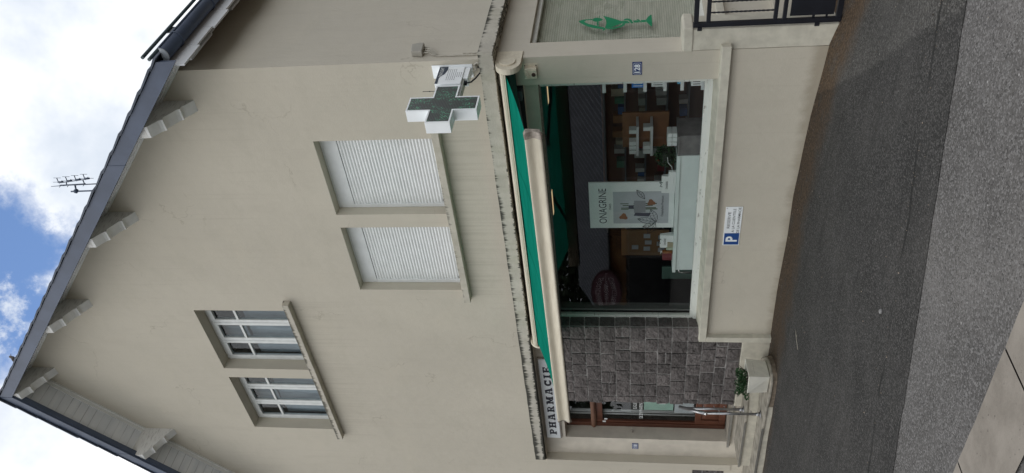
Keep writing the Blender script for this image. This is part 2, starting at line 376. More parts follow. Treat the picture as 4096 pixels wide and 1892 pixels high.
# ------------------------------------------------------------------ camera
def rot(y, p, r):
    fw = Vector((math.sin(y)*math.cos(p), math.cos(y)*math.cos(p), math.sin(p)))
    rt = Vector((math.cos(y), -math.sin(y), 0)); u = rt.cross(fw)
    return rt*math.cos(r) + u*math.sin(r), -rt*math.sin(r) + u*math.cos(r), fw
rt, u, fw = rot(-.724756719, .145365830, -.00585321389)
cd = bpy.data.cameras.new('camera'); cam = bpy.data.objects.new('camera', cd); COL.objects.link(cam); SC.camera = cam
cd.sensor_fit = 'HORIZONTAL'; cd.sensor_width = 36; cd.lens = 36*3200.58/4096; cd.clip_start = .05; cd.clip_end = 4000
from mathutils import Matrix
X, Y, Z = -u, rt, -fw                      # the photograph was taken with the phone held sideways
cam.matrix_world = Matrix(((X.x,Y.x,Z.x,4.1465),(X.y,Y.y,Z.y,-7.5),(X.z,Y.z,Z.z,1.9),(0,0,0,1)))

# ------------------------------------------------------------------ ground, pavement, road
PR = [(-40,-.1),(-12,-.06),(-6.5,-.025),(-4.3,.012),(-3.4,.022),(-2.5,.008),(-1.85,.016),(-1.2,-.006),(-.8,-.026),(-.3,-.062),(.05,-.09),(.3,-.16),(.8,-.24),(3,-.5),(9,-.9),(40,-1.)]
def gz(x, y):
    for (a, za), (b, zb) in zip(PR, PR[1:]):
        if a <= x <= b:
            k = (x-a)/(b-a); h = za + (zb-za)*k; break
    else: h = -1.
    k = min(1, max(0, (-y-.15)/2.4)); k = k*k*(3-2*k)
    return h*(1-k) + .006*noise.noise(Vector((x*1.7, y*1.7, 0)))
def yk(x): return -4.647 + .053*(x + .27)
def yb(x): return max(yk(x) - .0, min(-1.6, -3.62 + .325*x))
def jit(x, a): return a*noise.noise(Vector((x*7, 3.3, 0))) + a*.6*noise.noise(Vector((x*23, 9.1, 0)))
def sheet(name, xs, fa, fb, ny, mat, dz=0., skirt=0.):
    mb = MB(); ny1 = ny + 1
    for x in xs:
        a, b = fa(x), fb(x)
        for j in range(ny1):
            y = a + (b-a)*j/ny; mb.v.append((x, y, gz(x, y) + dz))
    for i in range(len(xs)-1):
        for j in range(ny):
            a = i*ny1 + j; mb.f.append((a, a+1, a+1+ny1, a+ny1)); mb.sm.append(True)
    o = mb.build(name, mat, org=(0,0,0)); o['kind'] = 'structure'; return o
def rng(a, b, st):
    n = int(round((b-a)/st)); return [a + (b-a)*i/n for i in range(n+1)]
xs = rng(-14, 7, .12)
sheet('pavement', xs, lambda x: yb(x) + jit(x, .014), lambda x: .5, 26, M['asphalt_dark'], .004)
xr = rng(-3.1, 7, .12)
sheet('road', xr, lambda x: min(yk(x), yb(x)-.002) + jit(x+40, .012), lambda x: yb(x) + .03, 12, M['asphalt_light'], 0.)
gj = [-9.6, -7.7, -5.8, -3.95, -2.05, -.165, .79, 2.7, 4.6, 6.5, 8.4]
for i in range(len(gj)-1):
    a, b = gj[i]+.007, gj[i+1]-.007
    sheet('gutter_slab', rng(a, b, .12), lambda x: yk(x) - .46, lambda x: yk(x) + .004 + jit(x, .006), 6, M['gutter'], .006)
sheet('gutter_bed', rng(-14, 8.4, .3), lambda x: yk(x) - .5, lambda x: yk(x) + .03, 4, M['joint'], -.012)
sheet('carriageway', rng(-60, 60, 1.0), lambda x: -19.4, lambda x: yk(x) - .44, 14, M['asphalt_light'], -.004)
mb = MB()
for rad0, rad1 in ((0, 60), (60, 400), (400, 3000)):
    for k in range(32):
        a, b = 2*math.pi*k/32, 2*math.pi*(k+1)/32
        if rad0: mb.poly([(rad0*math.cos(a), rad0*math.sin(a), -1.2), (rad1*math.cos(a), rad1*math.sin(a), -1.2), (rad1*math.cos(b), rad1*math.sin(b), -1.2), (rad0*math.cos(b), rad0*math.sin(b), -1.2)])
        else: mb.poly([(0,0,-1.2), (rad1*math.cos(a), rad1*math.sin(a), -1.2), (rad1*math.cos(b), rad1*math.sin(b), -1.2)])
o = mb.build('ground', M['ground'], org=(0,0,0)); o['kind'] = 'structure'
sheet('pavement', rng(7.01, 40, 1.), lambda x: yk(x), lambda x: 12, 16, M['asphalt_dark'], 0.)
sheet('pavement', rng(-40, -14.01, 1.), lambda x: yk(x), lambda x: .5, 8, M['asphalt_dark'], 0.)
sheet('pavement', rng(.3, 7., .5), lambda x: .5, lambda x: 14, 14, M['asphalt_dark'], 0.)

# ------------------------------------------------------------------ the building
AX = -5.36; PITCH = .89
def S(x): return 6.98 - PITCH*(x if x > AX else 2*AX - x)
B = thing('pharmacy_building', 'cream rendered gable house with a ground floor chemist shop and grey roof edge', 'building', (AX, 0, 0))
XC = .02; XL = 2*AX - XC
def clip(poly, f):
    out = []
    for i in range(len(poly)):
        p, q = poly[i], poly[(i+1) % len(poly)]; a, b = f(p), f(q)
        if a >= 0: out.append(p)
        if a*b < 0: k = a/(a-b); out.append((p[0]+(q[0]-p[0])*k, p[1]+(q[1]-p[1])*k))
    return out
def wall(mb, xs, zs, holes, fn, roof=False):
    for x0, x1 in zip(xs, xs[1:]):
        for z0, z1 in zip(zs, zs[1:]):
            cx, cz = (x0+x1)/2, (z0+z1)/2
            if any(h[0] < cx < h[1] and h[2] < cz < h[3] for h in holes): continue
            p = [(x0,z0),(x1,z0),(x1,z1),(x0,z1)]
            if roof:
                p = clip(p, lambda q: 6.985 - PITCH*q[0] - q[1]); p = p and clip(p, lambda q: 6.985 - PITCH*(2*AX - q[0]) - q[1])
            if len(p) > 2: mb.poly([fn(a, b) for a, b in p])
def cuts(a, b, extra, st):
    e = sorted(set([a, b] + extra)); out = []
    for p, q in zip(e, e[1:]): out += rng(p, q, st)[:-1]  if q-p > st*1.5 else [p]
    return out + [b]
B_W = [(-2.11,-.977), (-3.46,-2.325)]; A_W = [(-5.235,-3.905), (-6.797,-5.456)]
holes = [(x0,x1,4.10,5.588) for x0,x1 in B_W] + [(x0,x1,6.75,8.238) for x0,x1 in A_W]
REC = (-7.45, -.313, -2, 3.31); PAN = (-8.6, -7.578, .385, .895)
mb = MB()
hs = holes + [REC, PAN]
wall(mb, cuts(XL, XC, sorted({v for h in hs for v in h[:2]}), 1.2), cuts(-.6, 12, [3.31,4.1,5.588,6.75,8.238,.385,.895], 1.2), hs, lambda a, b: (a, 0, b), True)
for x0, x1, z0, z1 in holes:                     # reveals
    d = .21
    mb.poly([(x0,0,z0),(x0,d,z0),(x0,d,z1),(x0,0,z1)][::-1]); mb.poly([(x1,0,z0),(x1,0,z1),(x1,d,z1),(x1,d,z0)][::-1])
    mb.poly([(x0,0,z1),(x0,d,z1),(x1,d,z1),(x1,0,z1)][::-1]); mb.poly([(x0,0,z0),(x1,0,z0),(x1,d,z0),(x0,d,z0)][::-1])
x0, x1, z0, z1 = PAN
for q in ([(x0,0,z0),(x0,.06,z0),(x0,.06,z1),(x0,0,z1)], [(x1,0,z0),(x1,0,z1),(x1,.06,z1),(x1,.06,z0)], [(x0,0,z1),(x1,0,z1),(x1,.06,z1),(x0,.06,z1)], [(x0,0,z0),(x1,0,z0),(x1,.06,z0),(x0,.06,z0)]): mb.poly(q)
mb.poly([(-7.45,0,-.6),(-7.45,.13,-.6),(-7.45,.13,3.31),(-7.45,0,3.31)])
mb.poly([(-.313,0,-.6),(-.313,0,3.31),(-.313,.26,3.31),(-.313,.26,-.6)])
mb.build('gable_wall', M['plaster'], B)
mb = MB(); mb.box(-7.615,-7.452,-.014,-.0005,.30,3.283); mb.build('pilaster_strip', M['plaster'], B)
# corner side wall, back and far walls
SW = (.313, 1.9, 1.06, 2.95)
mb = MB()
wall(mb, cuts(0, 9, [.313,1.9], 1.2), cuts(-1.2, 6.95, [1.06,2.95], 1.2), [SW], lambda a, b: (XC, a, b))
for q in ([(XC,SW[0],SW[2]),(XC-.13,SW[0],SW[2]),(XC-.13,SW[0],SW[3]),(XC,SW[0],SW[3])], [(XC,SW[1],SW[2]),(XC-.13,SW[1],SW[2]),(XC-.13,SW[1],SW[3]),(XC,SW[1],SW[3])],
          [(XC,SW[0],SW[3]),(XC-.13,SW[0],SW[3]),(XC-.13,SW[1],SW[3]),(XC,SW[1],SW[3])], [(XC,SW[0],SW[2]),(XC-.13,SW[0],SW[2]),(XC-.13,SW[1],SW[2]),(XC,SW[1],SW[2])]): mb.poly(q)
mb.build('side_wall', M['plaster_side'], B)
mb = MB(); mb.poly([(XL,0,-.6),(XL,0,6.95),(XL,9,6.95),(XL,9,-.6)]); mb.poly([(XL,9,-.6),(XL,9,6.95),(AX,9,11.7),(XC,9,6.95),(XC,9,-.6)])
mb.poly([(XL,.5,3.35),(XC-.2,.5,3.35),(XC-.2,9,3.35),(XL,9,3.35)])
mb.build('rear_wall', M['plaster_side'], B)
# ground floor: door wall and lintel
mb = MB(); DO = (-7.0, -5.62, .375, 2.945)
wall(mb, [-7.45,-7.0,-5.62], [-.5,.375,2.945,3.31], [(-7.0,-5.62,.375,2.945)], lambda a, b: (a, .13, b))
mb.poly([(-5.62,.13,2.88),(-.313,.13,2.88),(-.313,.13,3.31),(-5.62,.13,3.31)])
mb.poly([(-5.62,.13,2.88),(-5.62,.30,2.88),(-.313,.30,2.88),(-.313,.13,2.88)])
mb.poly([(-7.0,.13,.375),(-7.0,.42,.375),(-7.0,.42,2.945),(-7.0,.13,2.945)]); mb.poly([(-7.0,.13,2.945),(-7.0,.42,2.945),(-5.62,.42,2.945),(-5.62,.13,2.945)])
mb.poly([(-5.62,.13,-.5),(-5.62,.13,.375),(-5.62,.42,.375),(-5.62,.42,-.5)])
mb.poly([(-7.452,.0,3.284),(-7.452,.131,3.284),(-.312,.131,3.284),(-.312,.0,3.284)])
mb.build('door_wall', M['paint'], B)
# cornice (wraps the corner), sills, ledge, low wall
mb = MB(); mb.pz([(-7.45,-.001),(-7.243,-.16),(.18,-.16),(.18,9.0),(XC+.001,9.0),(XC+.001,-.001)], 3.285, 3.44)
def subdiv_wobble(o, n, amp, sc):
    bm = bmesh.new(); bm.from_mesh(o.data)
    for _ in range(n):
        es = [e for e in bm.edges if e.calc_length() > .16]
        if es: bmesh.ops.subdivide_edges(bm, edges=es, cuts=1, use_grid_fill=True)
    bmesh.ops.triangulate(bm, faces=bm.faces)
    for v in bm.verts:
        p = v.co*sc; v.co += Vector((noise.noise(p), noise.noise(p + Vector((7,1,3))), noise.noise(p + Vector((1,9,5)))))*amp
    bm.to_mesh(o.data); bm.free(); o.data.update()
o = mb.build('cornice', M['cornice'], B); subdiv_wobble(o, 7, .006, 5.3)
for x0, x1, z0, z1, m in ((-3.61,-.772,4.035,4.125,'sill_low'), (-6.945,-3.695,6.68,6.775,'sill_high')):
    mb = MB(); mb.px([(-.10,z0),(.24,z0),(.24,z1+.06),(-.10,z1)], x0, x1)
    o = mb.build('window_sill', M[m], B, bevel=.006); subdiv_wobble(o, 5, .003, 6.1)
mb = MB(); mb.poly([(-4.3,.0,-.6),(-.313,.0,-.6),(-.313,.0,.87),(-4.3,.0,.87)])
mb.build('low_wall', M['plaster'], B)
mb = MB(); mb.px([(-.07,.868),(.26,.868),(.26,1.02),(.17,1.005),(-.07,.962)], -4.386, .088)
mb.pz([(XC+.002,.26),(.088,.26),(.088,9.),(XC+.002,9.)], .868, .955)
mb.px([(-.07,-.25),(.05,-.25),(.05,.866),(-.07,.866)], -4.386, -4.291)
o = mb.build('ledge', M['ledge'], B, bevel=.006)
mb = MB(); mb.box(-5.86,-4.388,-.03,.2,-.3,.375); o = mb.build('plinth', M['step_riser'], B, bevel=.01)

# rough stone facing: every course separate, joints recessed
def stone_wall(name, x0, x1, z0, z1, yf, courses, seed, depth=.07, ret=None):
    rd = random.Random(seed); mb = MB(); cols = []
    hts = [rd.uniform(.88, 1.12) for _ in range(courses)]; tot = sum(hts); z = z1; joint = .0115
    def block(a, b, c, d, fx, tone):
        nx = max(3, int((b-a)/.03)); nz = max(3, int((d-c)/.03)); base = len(mb.v)
        ph = Vector((rd.uniform(0,90), rd.uniform(0,90), rd.uniform(0,90))); tilt = rd.uniform(-.014,.014); tz = rd.uniform(-.012,.012); bulge = rd.uniform(.006,.022)
        for i in range(nx+1):
            for j in range(nz+1):
                uu, ww = i/nx, j/nz
                e = min(uu, 1-uu, .25)*4*min(ww, 1-ww, .25)*4
                q = Vector((uu*(b-a)*14, ww*(d-c)*14, 0)) + ph
                h = .008 + (noise.fractal(q, 1.0, 2.1, 4)*.014 + bulge)*(.35+.65*e) + tilt*(uu-.5) + tz*(ww-.5)
                jx = noise.noise(q*1.3)*.004; jz = noise.noise(q*1.3+Vector((5,5,5)))*.004
                mb.v.append(fx(a + uu*(b-a) + jx, h, c + ww*(d-c) + jz)); cols.append(tone)
        for i in range(nx):
            for j in range(nz):
                k = base + i*(nz+1) + j; mb.f.append((k, k+nz+1, k+nz+2, k+1)); mb.sm.append(False)
        per = [i*(nz+1) for i in range(nx+1)] + [nx*(nz+1)+j for j in range(1,nz+1)] + [i*(nz+1)+nz for i in range(nx-1,-1,-1)] + [j for j in range(nz-1,0,-1)]
        nb = len(mb.v)
        for k in per:
            p = mb.v[base+k]; mb.v.append(back(p)); cols.append(tone)
        n = len(per)
        for i in range(n):
            mb.f.append((base+per[(i+1)%n], base+per[i], nb+i, nb+(i+1)%n)); mb.sm.append(False)
    for ci, h in enumerate(hts):
        hh = h/tot*(z1-z0); zb = z - hh; x = x1 - (.0 if ret is None else 0.)
        first = True
        while x > x0 + .02:
            w = rd.choice((.21,.24,.25,.27,.29,.31)) * (1. if rd.random() < .9 else 1.25)
            xa = max(x0, x - w)
            if xa - x0 < .1: xa = x0
            rag = rd.uniform(-.02,.012) if xa == x0 else 0
            split = rd.random() < .06 and x - xa > .17
            back = lambda p: (p[0], yf + depth, p[2])
            fx = lambda a, hgt, c: (a, yf - hgt, c)
            tone = rd.choice((.78,.9,.97,1.0,1.05,1.12,1.25,1.42)) * rd.uniform(.94,1.06)
            if split:
                zm = zb + hh*rd.uniform(.4,.6)
                block(xa+joint+rag, x-joint, zm+joint*.7, z-joint*.7, fx, tone); block(xa+joint+rag, x-joint, zb+joint*.7, zm-joint*.7, fx, tone*rd.uniform(.8,1.2))
            else: block(xa+joint+rag, x-joint, zb+joint*.7, z-joint*.7, fx, tone)
            if ret is not None and first:
                back = lambda p: (x1 - .05, p[1], p[2])
                block(yf+.01, yf+ret-.004, zb+joint*.7, z-joint*.7, lambda a, hgt, c: (x1 + hgt*.6, a, c), tone*.85)  # return face made darker: the shade on this side is put into the tone
            first = False; x = xa
        z = zb
    o = mb.build(name, M['stone'], B, colors=cols)
    mo = MB(); mo.box(x0+.012, x1-.006, yf+.001, yf+(ret or .05), z0, z1)
    mo.build('mortar_bed', M['mortar'], o); return o
stone_wall('stone_facing', -5.86, -4.165, .905, 2.93, .0, 10, 5, ret=.2)
stone_wall('stone_facing', -5.86, -4.30, .378, .905, .0, 3, 15, depth=.1)
stone_wall('stone_facing', -8.6, -7.585, .388, .892, .045, 3, 8, depth=.02)

# roof -------------------------------------------------------------
roof = MB()
for sgn in (1, -1):
    for k in range(24):                                     # stepped courses of tiles
        d0 = -.05 + k*.262; d1 = d0 + .29
        x = lambda d: (AX + sgn*d); zt = lambda d: S(AX) - PITCH*d
        if d0 > 5.8: break
        d1 = min(d1, 5.86)
        f = lambda a, b, tt: (x(a), tt, b)
        e = .010*random.uniform(-1,1)
        roof.prism([(max(d0,-.02), zt(d0)+.142), (d1, zt(d1)+.158), (d1, zt(d1)+.188), (max(d0,-.02), zt(d0)+.162)], f, -.60+e, 9.4)
roof_o = roof.build('roof', M['slate'], B)
mb = MB()
for sgn in (1, -1):
    for d0, d1 in ((0,1.5),(1.5,3.0),(3.0,4.5),(4.5,5.8)):
        f = lambda a, b, tt: (AX + sgn*a, tt, b); zt = lambda d: S(AX) - PITCH*d
        a, b = d0 + .004, d1 + .004
        o1 = .0 if int(d0) % 2 == 0 else .004
        mb.prism([(a,zt(a)-.080-o1),(b,zt(b)-.080-o1),(b,zt(b)+.14),(a,zt(a)+.14)], f, -.575-o1, -.545)
        if sgn < 0: mb.prism([(a,zt(a)-.10-o1),(b,zt(b)-.10-o1),(b,zt(b)-.072),(a,zt(a)-.072)], f, -.545, -.47)
mb.build('verge_board', M['zinc'], roof_o)
for sgn in (1, -1):
    zt = lambda d: S(AX) - PITCH*d
    f = lambda a, b, tt: (AX + sgn*a, tt, b)
    mb = MB(); mb.prism([(0.0,zt(0)),(5.72,zt(5.72)),(5.72,zt(5.72)+.03),(0.0,zt(0)+.03)], f, -.545, -.001)
    mb.build('soffit', M['soffit'], roof_o)
    mb = MB()
    mb.prism([(.06,zt(.06)-.055),(5.55,zt(5.55)-.055),(5.55,zt(5.55)-.001),(.06,zt(.06)-.001)], f, -.03, -.0005)
    mb.prism([(.03,zt(.03)-.03),(5.55,zt(5.55)-.03),(5.55,zt(5.55)-.002),(.03,zt(.03)-.002)], f, -.085, -.03)
    mb.build('soffit_moulding', M['bracket_face'], roof_o)
# long eaves on the side wall: soffit, fascia, gutter, snow guard
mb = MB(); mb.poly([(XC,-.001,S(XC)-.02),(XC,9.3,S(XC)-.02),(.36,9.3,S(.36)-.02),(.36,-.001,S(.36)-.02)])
mb.build('eaves_soffit', M['soffit_shaded'], roof_o)
mb = MB()
for i in range(24):
    y0 = -.5 + i*.42
    mb.box(.352, .372, y0, y0+.415, 6.47 + .035*(i % 2), 6.75)
for i in range(16):
    y0 = -.1 + i*.6
    mb.box(.20, .22, y0, y0+.59, 6.62 + .03*(i % 2), 6.78)
mb.build('fascia_board', M['soffit'], roof_o)
mb = MB(); gc = (.462, 6.70); gr_ = .082; rings = []
for y in rng(-.46, 9.3, .9):
    rings.append([(gc[0]+gr_*math.cos(a), y, gc[1]+gr_*math.sin(a)) for a in [math.pi+math.pi*k/12 for k in range(13)]] + [(gc[0]+(gr_-.006)*math.cos(a), y, gc[1]+(gr_-.006)*math.sin(a)) for a in [2*math.pi-math.pi*k/12 for k in range(13)]])
mb.loft(rings, True, True, True)
for y in (-.12, .75, 1.6, 2.5, 3.4):
    mb.path([(gc[0]+(gr_+.006)*math.cos(a), y, gc[1]+(gr_+.006)*math.sin(a)) for a in [math.pi+math.pi*k/10 for k in range(11)]], .008, 6)
mb.path([(gc[0]+gr_+.004,y,gc[1]+.004) for y in (-.46, 9.3)], .011, 6)
g = mb.build('gutter', M['zinc'], roof_o)
mb = MB(); mb.py([(gc[0]+gr_*math.cos(a), gc[1]+gr_*math.sin(a)) for a in [math.pi+math.pi*k/12 for k in range(13)]], -.472, -.461); mb.build('gutter_end', simple('pale_zinc_end', (.36,.39,.42), .5), roof_o)
for x_, z_, y_ in ((.335,7.075,-.26), (.335,6.972,-.31)):
    mb = MB(); mb.path([(x_,y_,z_),(x_,9.2,z_)], .019, 10); mb.build('snow_guard_pipe', simple('dark_green_steel', (.055,.08,.085), .5), roof_o)
mb = MB()
for y in (.42, 1.9, 3.4):
    mb = MB(); mb.px([(y-.05,6.90),(y+.05,6.90),(y+.07,7.09),(y,7.125),(y-.07,7.09)], .305, .318); mb.build('snow_guard_clamp', tint('grey_galvanised', (.20,.22,.24)), roof_o)
# brackets
for xr_ in (-.365, -2.02, -3.685, -5.305, -6.93):
    x1b = xr_; x0b = xr_ - .145
    s = min(S(x1b), S(x0b))
    prof = [(.0,-.44),(-.085,-.385),(-.155,-.33),(-.165,-.345),(-.185,-.345),(-.19,-.325),(-.215,-.30),(-.36,-.215),(-.375,-.23),(-.395,-.23),(-.40,-.21),(-.42,-.185),(-.535,-.105),(-.54,-.075)]
    mb = MB(); r0 = []; r1 = []
    for ring, xx in ((r0, x0b), (r1, x1b)):
        ring += [(xx, y, s + dz) for y, dz in prof] + [(xx, -.54, S(xx)-.004), (xx, 0, S(xx)-.004)]
    mb.loft([r1, r0]); o = mb.build('eaves_bracket', M['bracket'], B)
    mb = MB()
    for i in range(len(prof)-1):
        (ya, za), (yb_, zb_) = prof[i], prof[i+1]
        mb.poly([(x0b,ya,s+za-.003),(x1b,ya,s+za-.003),(x1b,yb_,s+zb_-.003),(x0b,yb_,s+zb_-.003)])
    mb.build('bracket_moulding', M['bracket_face'], o)
    

# upper windows -----------------------------------------------------
for x0, x1 in B_W:
    mb = MB()
    n = 31; z0, z1 = 4.13, 5.372; ph = (z1-z0)/n; prof = []
    for k in range(n):
        for q in range(5): prof.append((.160 - .008*math.sin(math.pi*q/4.), z0 + ph*(k + .04 + .90*q/4.)))
        prof.append((.1635, z0 + ph*(k+.98)))
    mb.loft([[(x0+.055,a,b) for a, b in prof], [(x1-.055,a,b) for a, b in prof]], closed=False, caps=False)
    sh = mb.build('roller_shutter', M['white'], B)
    mb = MB(); mb.box(x0+.001, x1-.001, .148, .2, 5.375, 5.587); mb.box(x0+.002, x1-.002, .143, .148, 5.562, 5.586); mb.build('shutter_box', M['white'], sh, bevel=.004)
    for a in (x0+.001, x1-.056):
        mb = MB(); mb.box(a, a+.054, .145, .2, 4.125, 5.374); mb.build('guide_rail', M['white'], sh, bevel=.003)
    mb = MB(); mb.box(x0+.056, x1-.056, .143, .158, 4.12, 4.165); mb.build('bottom_bar', M['white'], sh)
    mb = MB(); mb.box(x0+.1, x0+.125, .128, .143, 4.165, 4.20); mb.ball((x0+.112,.126,4.183), .014,.014,.014, 8, 5); mb.build('stop_knob', M['dark'], sh)
for wi, (x0, x1) in enumerate(A_W):
    f = MB(); zb, zt = 6.80, 8.237
    f.box(x0+.001,x0+.05,.195,.26,zb,zt); f.box(x1-.05,x1-.001,.195,.26,zb,zt); f.box(x0+.05,x1-.05,.195,.26,zt-.05,zt-.001); f.box(x0+.05,x1-.05,.195,.26,zb,zb+.05)
    w = (x1-x0-.1)/3
    win = f.build('window', M['white_frame'], B, bevel=.004)
    for c in range(3):
        a = x0 + .05 + w*c; b = a + w
        sa = MB(); bw = .062
        sa.box(a+.003,a+bw,.180,.23,zb+.052,zt-.053); sa.box(b-bw,b-.003,.180,.23,zb+.052,zt-.053); sa.box(a+bw,b-bw,.180,.23,zt-.12,zt-.053); sa.box(a+bw,b-bw,.180,.23,zb+.052,zb+.13)
        sa.box(a+bw,b-bw,.185,.225,7.735,7.775)
        so = sa.build('sash', M['white_frame'], win, bevel=.005)
        p = MB(); p.box(a+bw-.002,b-bw+.002,.203,.207,zb+.12,zt-.11); p.build('pane', M['glass_dark'], win)
    cu = MB(); rings = []
    for xx in rng(x0+.06, x1-.06, .02): rings.append([(xx, .30 + .012*math.sin(xx*37+wi), zb), (xx, .30 + .006*math.sin(xx*29), 7.70 if wi == 0 else 7.72)])
    cu.loft(rings, False, False, True); cu.build('net_curtain', M['curtain'], win)
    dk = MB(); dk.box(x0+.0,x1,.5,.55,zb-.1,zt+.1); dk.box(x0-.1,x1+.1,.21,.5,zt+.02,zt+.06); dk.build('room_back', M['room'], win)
    mb = MB(); mb.poly([(x0+.35,.34,7.78),(x0+.62,.34,7.78),(x0+.62,.34,8.15),(x0+.35,.34,8.15)]); mb.build('curtain_fold', M['curtain'], win)

# shop window --------------------------------------------------------
f = MB()
f.box(-4.20,-4.12,.17,.235,1.06,2.87); f.box(-.44,-.315,.17,.235,1.06,2.87); f.box(-4.20,-.315,.172,.24,.985,1.085)
f.box(-4.19,-.33,.150,.172,.985,1.045)
sw = f.build('shop_window', M['peel'], B, bevel=.006)
f = MB(); f.box(-4.12,-.44,.168,.235,2.862,2.90); f.box(-4.2,-.4,.158,.168,2.878,2.91); f.build('head_frame', M['taupe'], sw, bevel=.003)
f = MB(); f.box(-4.119,-4.03,.26,.33,1.085,2.86); f.box(-4.04,-4.02,.20,.26,1.085,2.86); f.build('inner_post', tint('dim_grey_metal', (.12,.125,.12)), sw)
f = MB(); f.box(-4.122,-.438,.199,.205,1.083,2.864); f.build('pane', M['glass'], sw)

# shop interior --------------------------------------------------------
it = MB()
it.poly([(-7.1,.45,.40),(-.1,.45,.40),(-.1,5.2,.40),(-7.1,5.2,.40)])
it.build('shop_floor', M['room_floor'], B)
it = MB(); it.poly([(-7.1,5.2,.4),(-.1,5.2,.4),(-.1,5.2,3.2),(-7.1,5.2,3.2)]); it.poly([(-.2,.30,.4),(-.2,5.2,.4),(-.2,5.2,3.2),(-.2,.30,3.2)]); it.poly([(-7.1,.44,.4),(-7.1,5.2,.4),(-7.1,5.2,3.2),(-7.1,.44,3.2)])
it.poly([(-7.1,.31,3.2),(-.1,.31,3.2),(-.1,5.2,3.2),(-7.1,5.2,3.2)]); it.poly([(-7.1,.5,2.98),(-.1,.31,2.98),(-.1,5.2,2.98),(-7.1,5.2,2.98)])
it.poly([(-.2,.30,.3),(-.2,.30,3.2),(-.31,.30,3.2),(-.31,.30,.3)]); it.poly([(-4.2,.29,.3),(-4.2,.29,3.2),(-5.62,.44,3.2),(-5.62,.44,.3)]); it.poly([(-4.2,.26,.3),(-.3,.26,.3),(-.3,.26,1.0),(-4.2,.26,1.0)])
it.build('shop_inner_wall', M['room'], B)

# entrance door --------------------------------------------------------
d = MB()
d.box(-6.999,-6.905,.36,.43,.395,2.944); d.box(-6.905,-5.621,.36,.43,2.875,2.944)
door = d.build('entrance_door', M['wood'], B, bevel=.006)
d = MB(); d.box(-6.985,-5.63,.335,.40,2.45,2.535); d.px([(.335,2.455),(.315,2.475),(.312,2.505),(.335,2.53)], -6.985, -5.63); d.build('transom_bar', M['wood_pale'], door, bevel=.008)
d = MB(); d.box(-6.904,-5.63,.375,.42,2.345,2.449); d.box(-6.904,-6.865,.375,.42,.87,2.345); d.box(-6.904,-5.63,.375,.42,.397,.50); d.box(-6.904,-6.80,.375,.42,.50,.87); d.box(-6.80,-5.63,.375,.42,.775,.87)
d.box(-6.80,-5.63,.392,.41,.50,.775); d.build('door_leaf', M['wood'], door, bevel=.006)
for a, b in ((-6.78,-6.33), (-6.27,-5.82)):
    d = MB(); d.loft([[(a,.392,.515),(b,.392,.515),(b,.392,.76),(a,.392,.76)], [(a+.045,.376,.56),(b-.045,.376,.56),(b-.045,.376,.715),(a+.045,.376,.715)]]); d.build('raised_panel', M['wood'], door)
d = MB(); d.box(-6.87,-5.63,.396,.402,.865,2.35); p1 = d.build('pane', M['glass'], door)
d = MB(); d.box(-6.90,-5.63,.396,.402,2.53,2.88); d.build('pane', M['glass'], door)
d = MB()
for x_ in (-6.80,-6.74,-6.70): d.tube((x_,.47,.6),(x_,.47,2.9),.014)
d.build('lobby_frame', tint('lobby_grey', (.42,.44,.44)), door)
for z_, x_ in ((2.30,-6.845), (2.325,-6.885)):
    d = MB(); d.box(x_-.018,x_+.018,*((.372,.3745) if x_ < -6.87 else (.3905,.3945)),z_-.028,z_+.022); k = d.build('door_sticker', M['paper'], door)
d = MB(); d.box(-6.41,-6.25,.390,.394,1.345,1.445); k = d.build('door_sticker', M['paper'], door)
d = MB(); d.box(-6.395,-6.265,.387,.3895,1.37,1.42); d.build('sticker_print', tint('sticker_green', (.02,.09,.07)), k)
pl = lambda x, z: (lambda uu, vv, ww: (x+uu, .392-ww, z+vv))
text_mb('EUGUE', .165, .058, pl(-6.555,1.795)).build('door_lettering', M['paper'], p1)
text_mb('DE EN PHARMA', .42, .058, pl(-6.80,1.70)).build('door_lettering', M['paper'], p1)
d = MB(); d.box(-6.60,-5.95,.412,.416,1.22,1.68); d.build('door_poster', tint('pale_green_poster', (.30,.48,.40)), door)
d = MB(); d.box(-6.66,-6.05,.410,.4145,.90,1.20); d.build('door_poster', tint('pale_grey_poster', (.42,.46,.48)), door)
d = MB(); d.path([(-6.99,.25,1.86),(-6.93,.25,1.86),(-6.91,.25,1.88)], .007, 6); d.build('wall_hook', M['taupe'], B)
# threshold and steps
d = MB(); d.box(-7.06,-5.60,.085,.44,.33,.383); th = d.build('threshold', M['concrete_step'], B, bevel=.01)
d = MB(); d.box(-7.08,-5.61,.075,.088,.352,.386); d.build('metal_nosing', M['brass'], th)
def step(zt, zb, front, mat_n):
    s = MB(); s.pz(front, zb, zt-.035); ob = s.build('entrance_step', M[mat_n], B)
    t_ = MB(); t_.pz([(x, y - (.018 if y < .1 else 0)) for x, y in front], zt-.035, zt); t_.build('tread', M['concrete_step'], ob, bevel=.01)
    return ob
arc = lambda cx, cy, r, a0, a1, n: [(cx + r*math.cos(R(a0+(a1-a0)*i/n)), cy + r*math.sin(R(a0+(a1-a0)*i/n))) for i in range(n+1)]
s1 = [(-7.0,.12),(-6.87,-.385),(-5.72,-.375)] + [(-5.45,-.33),(-5.2,-.24),(-5.02,-.11),(-4.96,.0),(-4.95,.12)]
s2 = [(-8.8,.12),(-8.8,-.74),(-6.0,-.70),(-5.1,-.715)] + [(-4.60,-.735),(-4.38,-.715),(-4.315,-.64),(-4.33,-.48),(-4.40,-.33),(-4.47,-.22),(-4.75,-.02),(-4.8,.12)]
o1 = step(.272, -.1, s1, 'step_riser')
M['brown_conc'] = simple('soiled_step_concrete', (.17,.135,.10), .92, var=.35, scale=11, bump=.6, bscale=30)
se = [p for p in s2 if p[0] > -5.3][1:]
